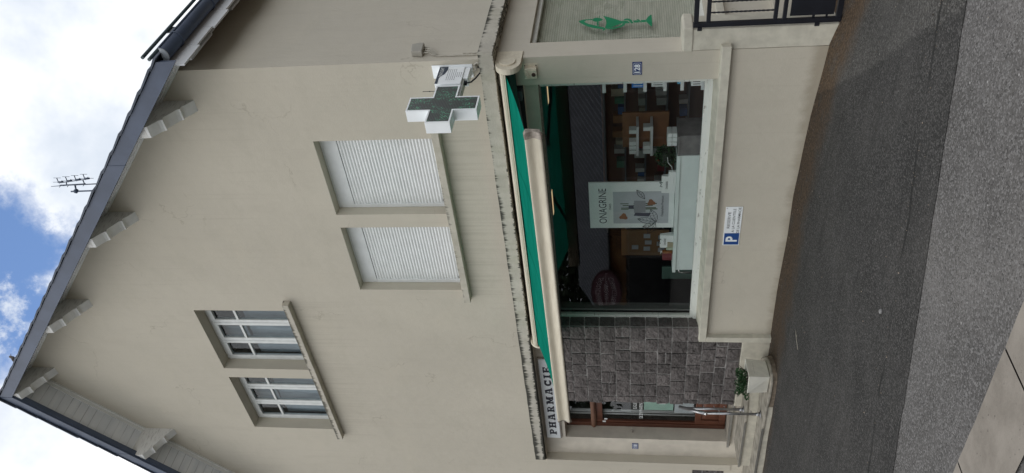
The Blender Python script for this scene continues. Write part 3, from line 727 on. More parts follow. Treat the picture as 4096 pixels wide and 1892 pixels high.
o2 = step(.104, -.35, [(-8.8,.12),(-8.8,-.74),(-6.0,-.70),(-5.1,-.715),(-4.95,-.70),(-4.95,.12)], 'step_riser')
o3 = step(.100, -.35, [(-4.949,.10),(-4.949,-.712)] + [p for p in s2 if p[0] > -4.7 and p[1] < .1] + [(-4.75,-.02),(-4.8,.10)], 'brown_conc')
d = MB(); d.box(-6.87,-5.74,-.408,-.4035,.246,.274); d.build('metal_nosing', M['brass'], o1)
d = MB(); d.loft([[(-8.8,-.763,.08),(-8.8,-.757,.08),(-8.8,-.757,.107),(-8.8,-.763,.107)],[(-6.0,-.7235,.08),(-6.0,-.7175,.08),(-6.0,-.7175,.107),(-6.0,-.7235,.107)],[(-5.42,-.7315,.08),(-5.42,-.7255,.08),(-5.42,-.7255,.107),(-5.42,-.7315,.107)]]); d.build('metal_nosing', M['brass'], o2)
# side window
f = MB(); f.box(-.115,-.05,SW[0]+.001,SW[0]+.05,1.07,2.949); f.box(-.115,-.05,SW[0]+.05,1.899,2.90,2.949); f.box(-.12,-.04,SW[0]+.05,1.899,1.061,1.13); f.box(-.115,-.05,1.85,1.899,1.13,2.9)
sd = f.build('side_window', M['peel'], B, bevel=.005)
f = MB(); f.box(-.082,-.076,SW[0]+.05,1.85,1.13,2.90); f.build('pane', M['glass'], sd)
f = MB(); f.box(-.155,-.150,SW[0]-.1,2.0,1.0,3.0); f.build('pleated_blind', M['blind'], sd)

# ------------------------------------------------------------------ sky and sun
w = bpy.data.worlds.new('World'); SC.world = w; w.use_nodes = True
nt = w.node_tree; nt.nodes.clear()
def N(t, **k):
    n = nt.nodes.new(t)
    for a, b in k.items(): setattr(n, a, b)
    return n
SUN_EL, SUN_AZ = R(52), R(215)          # azimuth of the sun from +Y, clockwise
sky = N('ShaderNodeTexSky', sky_type='NISHITA'); sky.sun_disc = False; sky.sun_elevation = SUN_EL; sky.sun_rotation = SUN_AZ
tc = N('ShaderNodeTexCoord')
def wm(op, a, b=None, clamp=False):
    m = N('ShaderNodeMath', operation=op); m.use_clamp = clamp
    for i, x in enumerate((a, b)):
        if x is None: continue
        if isinstance(x, (int, float)): m.inputs[i].default_value = x
        else: nt.links.new(x, m.inputs[i])
    return m.outputs[0]
def wn(scale, detail, rough=.55, sc=(1,1,1)):
    mp = N('ShaderNodeMapping'); mp.inputs['Scale'].default_value = sc; nt.links.new(tc.outputs['Generated'], mp.inputs['Vector'])
    m = N('ShaderNodeTexNoise'); m.inputs['Scale'].default_value = scale; m.inputs['Detail'].default_value = detail; m.inputs['Roughness'].default_value = rough
    nt.links.new(mp.outputs[0], m.inputs['Vector']); return m.outputs['Fac']
def wr(f, lo, hi, a=0., b=1.):
    m = N('ShaderNodeMapRange'); m.clamp = True; m.interpolation_type = 'SMOOTHSTEP'; nt.links.new(f, m.inputs[0])
    for i, x in enumerate((lo, hi, a, b)): m.inputs[i+1].default_value = x
    return m.outputs[0]
def wdist(v):
    d = N('ShaderNodeVectorMath', operation='DISTANCE'); nt.links.new(tc.outputs['Generated'], d.inputs[0]); d.inputs[1].default_value = v; return d.outputs['Value']
# a gap in the cloud deck, ragged by noise
gap = wm('MINIMUM', wm('MINIMUM', wdist((-.520,.560,.650)), wdist((-.498,.562,.668))), wdist((-.556,.525,.650)))
gap = wm('ADD', gap, wm('MULTIPLY', wm('SUBTRACT', wn(11, 6, .62), .5), .20))
gap = wr(gap, .022, .085, 1., 0.)
wisp = wr(wn(22, 6, .65), .50, .68)
gap = wm('MULTIPLY', gap, wm('SUBTRACT', 1.0, wm('MULTIPLY', wisp, .85)))
tex = wn(2.4, 7, .55); tex2 = wn(7, 5, .6)
lum = wr(wm('ADD', wm('MULTIPLY', tex, .7), wm('MULTIPLY', tex2, .3)), .40, .60, 0., 1.)
cl = N('ShaderNodeMix', data_type='RGBA'); nt.links.new(lum, cl.inputs[0]); cl.inputs[6].default_value = (7.0,7.7,8.7,1); cl.inputs[7].default_value = (12.0,12.0,12.0,1)
blue = N('ShaderNodeMix', data_type='RGBA', blend_type='MULTIPLY'); blue.inputs[0].default_value = 1; nt.links.new(sky.outputs[0], blue.inputs[6]); blue.inputs[7].default_value = (1.55,1.75,2.0,1)
mx = N('ShaderNodeMix', data_type='RGBA'); nt.links.new(gap, mx.inputs[0]); nt.links.new(cl.outputs[2], mx.inputs[6]); nt.links.new(blue.outputs[2], mx.inputs[7])
bg = N('ShaderNodeBackground'); bg.inputs['Strength'].default_value = .1; nt.links.new(mx.outputs[2], bg.inputs['Color'])
wo = N('ShaderNodeOutputWorld'); nt.links.new(bg.outputs[0], wo.inputs['Surface'])
sl = bpy.data.lights.new('sun', 'SUN'); sl.energy = .55; sl.angle = R(35); sl.color = (1,.96,.9)
so = bpy.data.objects.new('sun', sl); COL.objects.link(so)
sdir = Vector((math.sin(SUN_AZ)*math.cos(SUN_EL), math.cos(SUN_AZ)*math.cos(SUN_EL), math.sin(SUN_EL)))
so.rotation_euler = sdir.to_track_quat('Z', 'Y').to_euler(); so.location = (0,-10,20)
vs = SC.view_settings; vs.view_transform = 'Standard'; vs.look = 'None'; vs.exposure = .08; vs.gamma = 1; vs.use_curve_mapping = False
SC.cycles.max_bounces = 10; SC.cycles.transparent_max_bounces = 16; SC.cycles.caustics_reflective = False; SC.cycles.caustics_refractive = False

# ------------------------------------------------------------------ awning
A = thing('awning', 'green canvas awning with cream front bar half rolled out over the shop window', 'awning', (-2.2, -.2, 3.1))
mb = MB()
mb.px([(.128,3.268),(-.10,3.25),(-.235,3.222),(-.262,3.205),(-.262,3.178),(-.240,3.176),(-.232,3.195),(.10,3.235),(.10,3.05),(.128,3.03)], -4.30, -.03)
mb.px([(-.270,3.160),(-.244,3.160),(-.244,3.173),(-.270,3.173)], -4.30, -.03)
mb.build('cassette', M['alu'], A, bevel=.004)
for xa, xb in ((-.03, .035), (-4.335,-4.30)):
    mb = MB(); mb.px([(.12 ,3.28),(-.12,3.28)] + [(-.12+.150*math.cos(a), 3.14+.135*math.sin(a)) for a in [math.pi/2+math.pi*k/12 for k in range(13)]] + [(.12,3.0)], xa, xb)
    e = mb.build('end_cap', M['alu'], A, bevel=.012)
    if xa > -1: 
        mb = MB(); mb.path([(xb, -.11, 3.145), (xb+.016,-.11,3.145)], .085, 18); mb.build('end_disc', M['alu'], e, bevel=.004)
mb = MB(); mb.tube((-4.29,-.10,3.14), (-.04,-.10,3.14), .062, 16); mb.build('fabric_roll', tint('rolled_dark_green', (.004,.06,.045)), A)
mb = MB(); mb.box(-4.29,-.04,.085,.099,3.04,3.24); mb.build('cassette_back', M['dark'], A)
mb = MB(); rings = []
for xx in range(33):
    k = xx/32; r_ = []
    for j in range(11):
        q = j/10; xa = -.065 - 4.2*k; xb = -.125 - 4.065*k
        sag = -.018*math.sin(math.pi*q) + .004*math.sin(k*9+q*3)
        r_.append((xa+(xb-xa)*q, -.215 + (-1.225+.215)*q, (3.165) + (2.868-.035*k-3.165)*q + sag))
    rings.append(r_)
mb.loft(rings, False, False, True); mb.build('fabric', M['green'], A)
mb = MB(); bar = [(.02,.0),(-.02,.004)] + [(-.047-.019*math.cos(2*math.pi*k/14*1.02)*(.6+.4*k/14) , -.006-.150*k/14) for k in range(15)] + [(-.055,-.166),(-.035,-.168),(-.015,-.160),(.004,-.150),(.012,-.10),(.02,-.05)]
tilt = lambda x: 2.872 + (x+.1)/4.47*.034
mb.loft([[(x, -1.245+a, tilt(x)+b) for a, b in bar] for x in (-.125, -2.3, -4.572)], smooth=True); mb.build('front_bar', M['alu'], A)
mb = MB(); mb.box(-4.57,-.127,-1.262,-1.258,2.672,2.676); mb.loft([[(x,-1.29+a,tilt(x)-.168+b) for a, b in ((0,0),(.004,-.004),(.03,.0),(.03,.004))] for x in (-.127,-4.57)]); mb.build('bar_seal', M['dark'], A)
mb = MB(); mb.loft([[(x, -1.245+a*s-.0, tilt(x)-.08+(b+.08)*s) for a, b in bar] for x, s in ((-.126,1.06),(-.075,1.08),(-.052,.9))]); mb.build('bar_cap', M['taupe'], A, bevel=.003)
mb = MB(); mb.loft([[(x, -1.245+a*s, tilt(x)-.08+(b+.08)*s) for a, b in bar] for x, s in ((-4.571,1.03),(-4.588,1.03))]); mb.path([(-4.585,-1.24,2.69),(-4.60,-1.25,2.665),(-4.63,-1.26,2.665)], .004, 6); mb.build('bar_cap', M['taupe'], A)
for a, b, c in (((-.45,-.05,3.10),(-1.75,-.55,2.93),(-.75,-1.2,2.83)), ((-3.95,-.05,3.10),(-2.65,-.55,2.92),(-3.6,-1.2,2.81))):
    mb = MB(); mb.path([a, b], .024, 8); mb.path([b, c], .020, 8); mb.ball(b, .035,.035,.04, 10, 6); mb.box(a[0]-.06,a[0]+.06,.0,.09,3.05,3.15)
    mb.build('folding_arm', M['armgrey'], A)

# ------------------------------------------------------------------ pharmacy cross
K = thing('pharmacy_cross', 'white framed green cross sign with dark lamp panel on the house corner', 'cross sign', (-.12, 0, 3.75))
cy, cz, h, a_ = -.7225, 3.747, .362, .126
def cross(r, w): return [(-w,-r),(w,-r),(w,-w),(r,-w),(r,w),(w,w),(w,r),(-w,r),(-w,w),(-r,w),(-r,-w),(-w,-w)]
hy = .342
def crs(ry, rz, w): return [(cy+p*(ry/rz if abs(p) > w+.001 else 1), cz+q) for p, q in cross(rz, w)]
mb = MB(); mb.px(crs(hy, h, a_), -.19, -.066); mb.build('cross_body', M['plate_white'], K, bevel=.003)
inn = [(cy+p, cz+q) for p, q in [(-a_+.016,-h+.016),(a_-.016,-h+.016),(a_-.016,-a_+.016),(hy-.016,-a_+.016),(hy-.016,a_-.016),(a_-.016,a_-.016),(a_-.016,h-.016),(-a_+.016,h-.016),(-a_+.016,a_-.016),(-hy+.016,a_-.016),(-hy+.016,-a_+.016),(-a_+.016,-a_+.016)]]
outer = crs(hy, h, a_)
mb = MB()
for i in range(12):
    j = (i+1) % 12; mb.poly([(-.060,)+outer[i], (-.060,)+outer[j], (-.060,)+inn[j], (-.060,)+inn[i]])
    mb.poly([(-.066,)+outer[i], (-.060,)+outer[i], (-.060,)+outer[j], (-.066,)+outer[j]]); mb.poly([(-.066,)+inn[i], (-.060,)+inn[i], (-.060,)+inn[j], (-.066,)+inn[j]])
mb.build('cross_frame', M['plate_white'], K)
for xx, nm in ((-.0645, 1), (-.1915, -1)):
    mb = MB(); mb.poly([(xx, p, q) for p, q in (inn if nm > 0 else inn[::-1])]); mb.build('lamp_panel', M['led'], K)
mb = MB(); mb.box(-.178,-.052,-.352,-.012,3.620,3.900); bx = mb.build('control_box', M['plate_white'], K, bevel=.006)
band = [(-.352,3.898),(-.014,3.898),(-.014,3.805),(-.075,3.800),(-.16,3.822),(-.20,3.855),(-.245,3.872),(-.352,3.868)]
mb = MB(); mb.px(band, -.0515, -.049); bd = mb.build('label_band', tint('slate_blue_label', (.035,.05,.075)), bx)
text_mb('SMARTLIGHT', .19, .036, lambda uu, vv, ww: (-.0485+ww, -.222+uu, 3.843+vv), .0005).build('label_lettering', M['paper'], bd)
for i in range(8):
    for j in range(10 if i < 5 else 5): pass
mb = MB()
for i in range(8):
    for j in range(11 if i < 5 else 5):
        yy = -.285 + j*.021 + (.06 if i >= 5 else 0); zz = 3.785 - i*.021
        mb.box(-.0512,-.0508, yy, yy+.009, zz, zz+.007)
mb.build('vent_holes', M['dark'], bx)
mb = MB(); mb.box(-.19,-.03,-.012,-.0005,3.545,3.99); mb.box(-.165,-.065,-.235,-.012,3.565,3.619); mb.build('wall_bracket', M['plate_white'], K, bevel=.003)
mb = MB(); mb.box(-.155,-.075,-.60,-.23,3.600,3.6195); mb.build('support_arm', tint('bracket_underside', (.35,.36,.34)), K)
mb = MB(); mb.box(-.12,-.085,-.29,-.255,3.575,3.621); mb.path([(-.10,-.275,3.58),(-.10,-.26,3.53),(-.095,-.19,3.49),(-.085,-.09,3.45),(-.07,-.03,3.455),(-.06,-.018,3.49)], .009, 8); mb.build('cable', M['black_iron'], K)
mb = MB(); mb.path([(-.06,-.018,3.49),(-.03,-.02,3.52),(-.005,-.025,3.49),(-.02,-.03,3.455)], .012, 8); mb.path([(-.05,-.02,3.53),(-.085,-.03,3.50),(-.10,-.05,3.545)], .010, 8); mb.build('conduit', tint('pale_conduit', (.48,.45,.38)), K)
mb = MB(); mb.path([(-.1,-.42,3.875),(-.1,-.42,4.02)], .003, 6); mb.ball((-.1,-.42,3.945), .006,.006,.012, 8, 5); mb.build('antenna', M['black_iron'], K)

# ------------------------------------------------------------------ signs
def slab(ch):
    R_ = lambda x0, x1, y0, y1: [(x0,y0),(x1,y0),(x1,y1),(x0,y1)]
    def ring(cx, cy, ro, ri, a0, a1, sx=1., n=14):
        out = []
        for i in range(n):
            a, b = R(a0+(a1-a0)*i/n), R(a0+(a1-a0)*(i+1)/n)
            out.append([(cx+sx*ri*math.cos(a)*.9,cy+ri*math.sin(a)),(cx+sx*ro*math.cos(a),cy+ro*math.sin(a)),(cx+sx*ro*math.cos(b),cy+ro*math.sin(b)),(cx+sx*ri*math.cos(b)*.9,cy+ri*math.sin(b))])
        return out
    s = .17
    if ch == 'I': return .52, [R_(.13,.39,s,1-s), R_(0,.52,0,s), R_(0,.52,1-s,1)]
    if ch == 'H': return 1.02, [R_(.10,.36,s,1-s), R_(.66,.92,s,1-s), R_(.36,.66,.42,.59)] + [R_(a,a+.46,b,b+s) for a in (0,.56) for b in (0,1-s)]
    if ch == 'P': return .86, [R_(.10,.36,s,1-s), R_(0,.48,0,s), R_(0,.5,1-s,1), R_(.36,.5,.40,.55)] + ring(.5,.70,.30,.145,-90,90,1.15)
    if ch == 'R': return 1.0, [R_(.10,.36,s,1-s), R_(0,.46,0,s), R_(0,.5,1-s,1), R_(.36,.5,.42,.56), [(.44,.42),(.66,.46),(.86,s),(.60,s)], R_(.58,1.0,0,s)] + ring(.5,.71,.29,.14,-90,90,1.15)
    if ch == 'A': return 1.08, [[(.12,s),(.27,s),(.52,1),(.36,1)], [(.66,s),(.94,s),(.72,1),(.46,1)], R_(.27,.72,.30,.42), R_(0,.42,0,s), R_(.58,1.08,0,s), R_(.24,.6,1-s,1)]
    if ch == 'M': return 1.24, [R_(.12,.34,s,1-s), R_(.86,1.12,s,1-s), [(.12,1),(.40,1),(.72,.28),(.56,.12)], [(.56,.12),(.70,.12),(1.0,1),(.82,1)], R_(0,.44,0,s), R_(.74,1.24,0,s), R_(0,.36,1-s,1), R_(.86,1.24,1-s,1)]
    if ch == 'C': return .92, ring(.5,.5,.5,.25,48,312,.95,20) + [R_(.72,.87,.62,.98), R_(.74,.87,.1,.34)]
    if ch == 'E': return .86, [R_(.10,.36,s,1-s), R_(0,.84,1-s,1), R_(0,.84,0,s), R_(.36,.60,.42,.58), R_(.55,.66,.33,.67), R_(.70,.84,.66,1-s), R_(.70,.84,s,.36)]
P_ = thing('shop_sign', 'long white shop fascia sign with dark slab serif letters partly behind the awning', 'sign', (-5.98, .12, 3.02))
mb = MB(); mb.box(-7.0,-4.985,.10,.1295,3.005,3.262); fr = mb.build('sign_frame', M['taupe'], P_, bevel=.004)
mb = MB(); mb.box(-6.978,-5.005,.088,.0995,3.026,3.246); bo = mb.build('sign_board', M['plate_white'], P_, bevel=.002)
glyphs = [slab(c) for c in 'PHARMACIE']; gap_ = .30; tot = sum(g[0] for g in glyphs) + gap_*8
x = -6.875; sx = 1.70/tot; hh = .112
for gw, polys in glyphs:
    mb = MB()
    for i, p in enumerate(polys):
        mb.py([(x+a*sx, 3.080+b*hh) for a, b in p], .0835 - .0002*(i % 7), .0879)
    mb.build('letter', M['blackink'], bo); x += (gw+gap_)*sx
def plaque(name, label, x0, x1, z0, z1, y, digits):
    mb = MB(); mb.box(x0, x1, y-.006, y-.0005, z0, z1); o = mb.build(name, M['navy'], bevel=.002)
    tag(o, label, 'number plate')
    cx, cz = (x0+x1)/2, (z0+z1)/2; a, b = (x1-x0)/2-.010, (z1-z0)/2-.009; t_ = .0014; n_ = .012
    loop = [(-a+n_,-b),(a-n_,-b),(a-n_*.4,-b+n_*.4),(a,-b+n_),(a,b-n_),(a-n_*.4,b-n_*.4),(a-n_,b),(-a+n_,b),(-a+n_*.4,b-n_*.4),(-a,b-n_),(-a,-b+n_),(-a+n_*.4,-b+n_*.4)]
    mb = MB()
    for i in range(12):
        p, q = Vector(loop[i]), Vector(loop[(i+1) % 12]); s_ = 1 - t_/min(a, b)*1.7
        mb.poly([(cx+p.x,y-.0066,cz+p.y),(cx+q.x,y-.0066,cz+q.y),(cx+q.x*s_,y-.0066,cz+q.y*s_),(cx+p.x*s_,y-.0066,cz+p.y*s_)])
    mb.build('plate_border', M['plate_white'], o)
    ww_ = (x1-x0)*.64; hz = (z1-z0)*.60
    text_mb(digits, ww_, hz, lambda uu, vv, ww: (cx-ww_/2+uu, y-.0066-ww, cz-hz/2+vv), .0004, .03).build('plate_digits', M['plate_white'], o)
    return o
plaque('house_number_plate', 'blue enamel plate reading 128 on the corner pillar beside the shop window', -.232, -.080, 1.757, 1.857, 0, '128')
plaque('house_number_plate', 'blue enamel plate reading 118 on the cream wall beside the entrance door', -7.276, -7.122, 1.772, 1.872, .13, '118')
mb = MB(); mb.box(-2.652,-2.043,-.008,-.0005,.570,.765); pk = mb.build('parking_sign', M['plate_white'], bevel=.002)
tag(pk, 'white and blue parking sign for pharmacy customers on the low wall', 'sign')
mb = MB(); mb.box(-2.640,-2.455,-.0095,-.0081,.579,.755); bl = mb.build('blue_square', M['blue'], pk)
text_mb('P', .085, .135, lambda uu, vv, ww: (-2.590+uu, -.0096-ww, .600+vv), .0006, .03).build('parking_letter', M['plate_white'], bl)
for i, (tx, wd, x0, z0) in enumerate((('RESERVE', .255, -2.375, .7005), ('A LA CLIENTELE', .37, -2.44, .645), ('DE LA PHARMACIE', .40, -2.452, .587))):
    text_mb(tx, wd, .034 if i == 0 else .031, lambda uu, vv, ww: (x0+uu, -.0084-ww, z0+vv), .0004, .004).build('sign_lettering', M['ink'], pk)
for x_ in (-2.062, -2.53):
    mb = MB(); mb.ball((x_,-.0098,.75 if x_ > -2.1 else .667), .006,.002,.006, 8, 5); mb.build('screw', M['steel'], pk)

# small boxes on the corner
X0 = thing('wall_box', 'small beige wall box with a round brown disc under the awning end', 'wall box', (-.14, -.04, 2.86))
mb = MB(); mb.px([(-.0005,2.862),(-.058,2.858),(-.062,2.985),(-.0005,2.992)], -.206, -.085); mb.build('box_body', M['alu'], X0, bevel=.005)
mb = MB(); mb.px([(-.0005,2.845),(-.0035,2.845),(-.0035,3.012),(-.0005,3.012)], -.115, -.050); mb.px([(-.004,2.862),(-.066,2.862),(-.066,2.992),(-.004,2.992)], -.112, -.104); mb.build('mounting_flange', M['alu'], X0, bevel=.002)
mb = MB(); mb.path([(-.155,-.058,2.892),(-.155,-.067,2.892)], .022, 16); mb.build('brown_disc', tint('brown_disc', (.06,.025,.02)), X0)
mb = MB(); mb.path([(-.14,-.07,2.985),(-.175,-.075,2.96),(-.19,-.075,2.935),(-.165,-.075,2.93),(-.125,-.07,2.955),(-.11,-.068,2.975)], .005, 6); mb.build('wire_loop', M['alu'], X0)
for z_ in (2.865, 2.985):
    mb = MB(); mb.ball((-.075,-.005,z_), .007,.004,.007, 8, 5); mb.build('bolt', M['dark'], X0)
J = thing('junction_box', 'small grey weathered junction box with loose wires on the corner of the house', 'junction box', (XC, .19, 4.09))
mb = MB(); mb.px([(.09,4.095),(.295,4.105),(.30,4.16),(.27,4.245),(.105,4.22)], XC+.0005, XC+.07); mb.build('box_body', tint('aged_grey_box', (.36,.34,.29)), J, bevel=.012)
for k in range(4):
    mb = MB(); y_ = .12 + k*.045
    mb.path([(XC+.03,y_,4.10),(XC+.045,y_-.01*k,4.03),(XC+.02,.10+.008*k,3.985-.012*k),(XC+.012,.085+.004*k,3.93)], .0055, 6); mb.build('loose_wire', tint('pale_cable', (.50,.47,.40)), J)
mb = MB()
pts = [(XC+.010,.088,3.95)] + [(XC+.008+.004*random.random(), .075+.014*random.random(), 3.95-.05*k) for k in range(1,10)] + [(XC+.01,.07,3.445)]
mb.path(pts, .007, 6); mb.path([(XC+.004,.13+.01*math.sin(k*2.),3.66-.022*k) for k in range(10)], .006, 6); mb.build('wall_cable', tint('painted_cable', (.46,.43,.36)), J)

# ------------------------------------------------------------------ gate and pier
mb = MB(); mb.box(XC+.0005,.262,.0,.30,-.5,1.355); mb.box(XC+.0005,.285,-.014,.31,1.25,1.345)
o = mb.build('gate_pier', M['ledge'], bevel=.012); subdiv_wobble(o, 4, .005, 7.1); tag(o, 'short cream masonry pier holding the black iron gate', 'pier')
G = thing('iron_gate', 'black iron gate with solid lower panel beside the cream pier', 'gate', (.31, 0, -.14))
mb = MB(); mb.box(.285,.333,-.02,.02,-.15,1.258); mb.box(1.30,1.345,-.02,.02,-.15,1.258)
for z0, z1 in ((1.205,1.252),(1.09,1.130),(.452,.49),(.366,.404),(-.150,-.095)): mb.box(.333,1.30,-.017,.017,z0,z1)
mb.build('gate_frame', M['black_iron'], G, bevel=.003)
for k in range(8):
    x_ = .432 + k*.113; mb = MB(); rings = []
    for i in range(41):
        z_ = .49 + .6*i/40; a = i*.55
        rings.append([(x_+.0095*math.cos(a+q*math.pi/2), .0095*math.sin(a+q*math.pi/2), z_) for q in range(4)])
    mb.loft(rings); mb.build('twisted_baluster', M['black_iron'], G)
mb = MB(); mb.box(.362,1.27,-.004,.004,-.075,.335); mb.box(.333,.362,-.004,.004,.10,.125); mb.box(.333,.362,-.004,.004,-.02,.0); mb.box(.70,.72,-.004,.004,-.094,.366); mb.build('gate_panel', M['black_iron'], G)
for z_ in (1.17, .05): mb = MB(); mb.box(.255,.29,-.03,-.015,z_,z_+.045); mb.build('hinge', M['black_iron'], G)
# low plinth at the side wall behind the gate
mb = MB(); mb.box(XC+.001,.09,.33,9,-1.2,.35); 
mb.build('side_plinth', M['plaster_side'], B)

# ------------------------------------------------------------------ planter, handrail, bits on the ground
M['planter'] = simple('pale_planter_paint', (.76,.74,.65), .85, var=.06, scale=9, bump=.3, bscale=40, spec=.2)
PT = thing('planter', 'cream square concrete planter standing at the foot of the entrance steps', 'planter', (-4.50, -.5, .106))
top = [(-4.345,-.375),(-4.262,-.752),(-4.560,-.790),(-4.655,-.41)]; bot = [(-4.445,-.335),(-4.345,-.688),(-4.680,-.672),(-4.76,-.36)]
sc_ = lambda L, k: [((p[0]-sum(q[0] for q in L)/4)*k + sum(q[0] for q in L)/4, (p[1]-sum(q[1] for q in L)/4)*k + sum(q[1] for q in L)/4) for p in L]
ti = sc_(top, .88)
ring = lambda L, z: [(p[0], p[1], z) for p in L]
mb = MB(); mb.loft([ring(bot,.106), ring(top,.385), ring(ti,.385), ring(sc_(ti,.97),.30)], True, True); mb.build('tub', M['planter'], PT, bevel=.006)
mb = MB(); mb.pz(sc_(ti,.95), .30, .33); mb.build('soil', tint('dark_soil', (.025,.018,.012)), PT)
def leaves(mb, c, rx, ry, rz, n, size, rd, fold=True):
    for _ in range(n):
        while True:
            p = Vector((rd.uniform(-1,1), rd.uniform(-1,1), rd.uniform(-1,1)))
            if p.length < 1 and p.length > .25: break
        q = Vector((c[0]+p.x*rx, c[1]+p.y*ry, c[2]+p.z*rz))
        d = (p + Vector((rd.uniform(-1,1), rd.uniform(-1,1), rd.uniform(-.6,1)))).normalized(); e = d.cross(Vector((rd.uniform(-1,1), rd.uniform(-1,1), rd.uniform(-1,1)))).normalized()
        s_ = size*rd.uniform(.6,1.3)
        mb.poly([q - e*s_*.5, q + d*s_*.6 - e*s_*.42, q + d*s_*1.25, q + d*s_*.6 + e*s_*.42])
rd = random.Random(4)
Q = thing('shrub', 'small dark green bushy plant growing in the cream planter', 'plant', (-4.50, -.58, .33))
mb = MB()
for k in range(9): a = k*.7; mb.path([(-4.45,-.58,.32),(-4.45+.08*math.cos(a),-.58+.09*math.sin(a),.42),(-4.45+.13*math.cos(a),-.58+.14*math.sin(a),.47+.03*math.sin(k*3))], [.006,.004,.002], 5)
mb.build('stems', M['bark'], Q)
mb = MB()
for (px_, py_, pz_, rr_, nn_) in ((-4.40,-.60,.43,.055,80),(-4.45,-.66,.45,.06,110),(-4.47,-.52,.46,.055,90),(-4.53,-.63,.43,.06,110),(-4.55,-.50,.445,.05,80),(-4.60,-.68,.455,.055,100),(-4.62,-.57,.43,.05,80),(-4.66,-.70,.49,.04,60),(-4.68,-.62,.425,.035,45),(-4.50,-.73,.425,.045,70),(-4.585,-.765,.40,.04,50),(-4.42,-.53,.475,.03,35),(-4.57,-.61,.495,.03,35),(-4.645,-.79,.385,.028,26)):
    leaves(mb, (px_,py_,pz_), rr_*1.05, rr_*1.05, rr_*.8, nn_*2, .019, rd)
mb.build('foliage', M['leaf_planter'], Q)
H = thing('handrail', 'short grey steel handrail on two posts beside the entrance steps', 'handrail', (-5.5, -.38, .272))
for (x_, y_, z0, z1) in ((-5.665,-.23,.272,1.125), (-5.358,-.53,.104,.895)):
    mb = MB(); mb.tube((x_,y_,z0+.03),(x_,y_,z1),.019,14); po = mb.build('post', M['steel'], H)
    mb = MB(); mb.tube((x_,y_,z0),(x_,y_,z0+.012),.052,16); mb.tube((x_,y_,z0+.012),(x_,y_,z0+.06),.030,14,.024); mb.build('base_flange', M['steel'], po)
    for k in range(5 if z0 > .2 else 4):
        z_ = z0 + .13 + k*.145; mb = MB(); mb.path([(x_+.015,y_-.0,z_),(x_+.045,y_+.012,z_),(x_+.05,y_+.012,z_+.012)], .006, 6); mb.build('stud', M['steel'], po)
mb = MB(); mb.path([(-5.70,-.185,1.175),(-5.318,-.57,.855)], .024, 16); rl = mb.build('rail', M['steel'], H)
mb = MB(); mb.ball((-5.317,-.571,.854), .0245,.0245,.0245, 12, 7); mb.build('rail_end', M['chrome'], rl)
mb = MB(); mb.ball((0,0,0), .022,.019,.014, 9, 6)
mb.xform(lambda x, y, z: (x*(1+.35*noise.noise(Vector((x*40,y*40,z*40)))) -.546, y*(1+.4*noise.noise(Vector((x*33,y*51,3)))) -3.085, max(z,-.012)+gz(-.546,-3.085)+.014))
tag(mb.build('pebble', tint('pale_pebble', (.20,.195,.19))), 'single pale pebble lying on the dark asphalt', 'pebble')
mb = MB(); g0 = gz(-3.03,-1.21)+.008; mb.path([(-3.08,-1.30,g0),(-3.03,-1.21,g0+.006),(-2.98,-1.16,g0+.012),(-2.97,-1.10,g0+.004)], .0035, 5); mb.path([(-3.0,-1.18,g0+.008),(-2.94,-1.2,g0+.012)], .0025, 5)
tag(mb.build('twig', tint('pale_twig', (.36,.33,.27))), 'thin pale twig lying on the asphalt near the wall', 'twig')

# ------------------------------------------------------------------ antenna and bird on the roof
T = thing('roof_antenna', 'television antenna with small side elements standing on the roof', 'antenna', (-3.97, 3, 10.4))
am = simple('antenna_grey', (.075,.10,.15), .5)
mb = MB(); mb.tube((-3.955,3,10.3),(-3.994,3,11.95),.015); mb.build('mast', am, T)
mb = MB(); mb.tube((-4.03,3,11.86),(-3.85,3,11.80),.015); mb.ball((-3.985,3,11.85),.04,.05,.045,8,6); mb.build('clamp', am, T)
mb = MB(); mb.tube((-3.872,3,12.29),(-3.852,3,12.0),.005,8,.008); mb.tube((-3.852,3,12.0),(-3.826,3,11.28),.010); mb.tube((-3.845,3,12.1),(-3.80,2.97,11.55),.008); mb.tube((-3.86,3.0,12.05),(-3.845,3.03,11.62),.008)
for k in range(4): z_ = 12.1 - k*.16; mb.tube((-3.865+.006*k,2.96,z_),(-3.865+.006*k,3.04,z_),.005,6)
mb.build('reflector', am, T)
mb = MB(); mb.tube((-3.790,3,12.06),(-3.715,3,11.46),.008); mb.tube((-3.853,3,11.97),(-3.785,3,11.94),.010); mb.tube((-3.82,3,11.60),(-3.735,3,11.59),.010); bm_ = mb.build('boom', am, T)
for k in range(4):
    z_ = 12.05 - k*.185; x_ = -3.775 + k*.024; mb = MB()
    mb.tube((x_,3,z_-.05),(x_,3,z_+.05),.016,8); mb.tube((x_+.022,3,z_+.04),(x_+.09,3,z_+.03),.008,6); mb.tube((x_+.092,3,z_-.05),(x_+.095,3,z_+.09),.004,6); mb.tube((x_,3,z_-.13),(x_,3,z_+.15),.004,6); mb.tube((x_,2.95,z_),(x_,3.05,z_),.004,6)
    mb.build('element', am, bm_)
bz = 11.165; bxp = -4.492; by = -.5
bd = MB()
rings = []
for d_, z_, r_ in ((-.10,-.035,.006),(-.075,-.022,.012),(-.045,.0,.026),(-.01,.022,.036),(.02,.045,.033),(.036,.066,.021),(.042,.082,.024),(.046,.098,.018),(.048,.108,.006)):
    rings.append([(bxp + d_*.55 + r_*math.cos(a)*.8, by + d_*.6 + r_*math.sin(a), bz + z_ + r_*.25*math.cos(a)) for a in [2*math.pi*k/10 for k in range(10)]])
bd.loft(rings, True, True, True); bd.tube((bxp+.035,by+.05,bz+.09),(bxp+.058,by+.065,bz+.086),.006,6,.001)
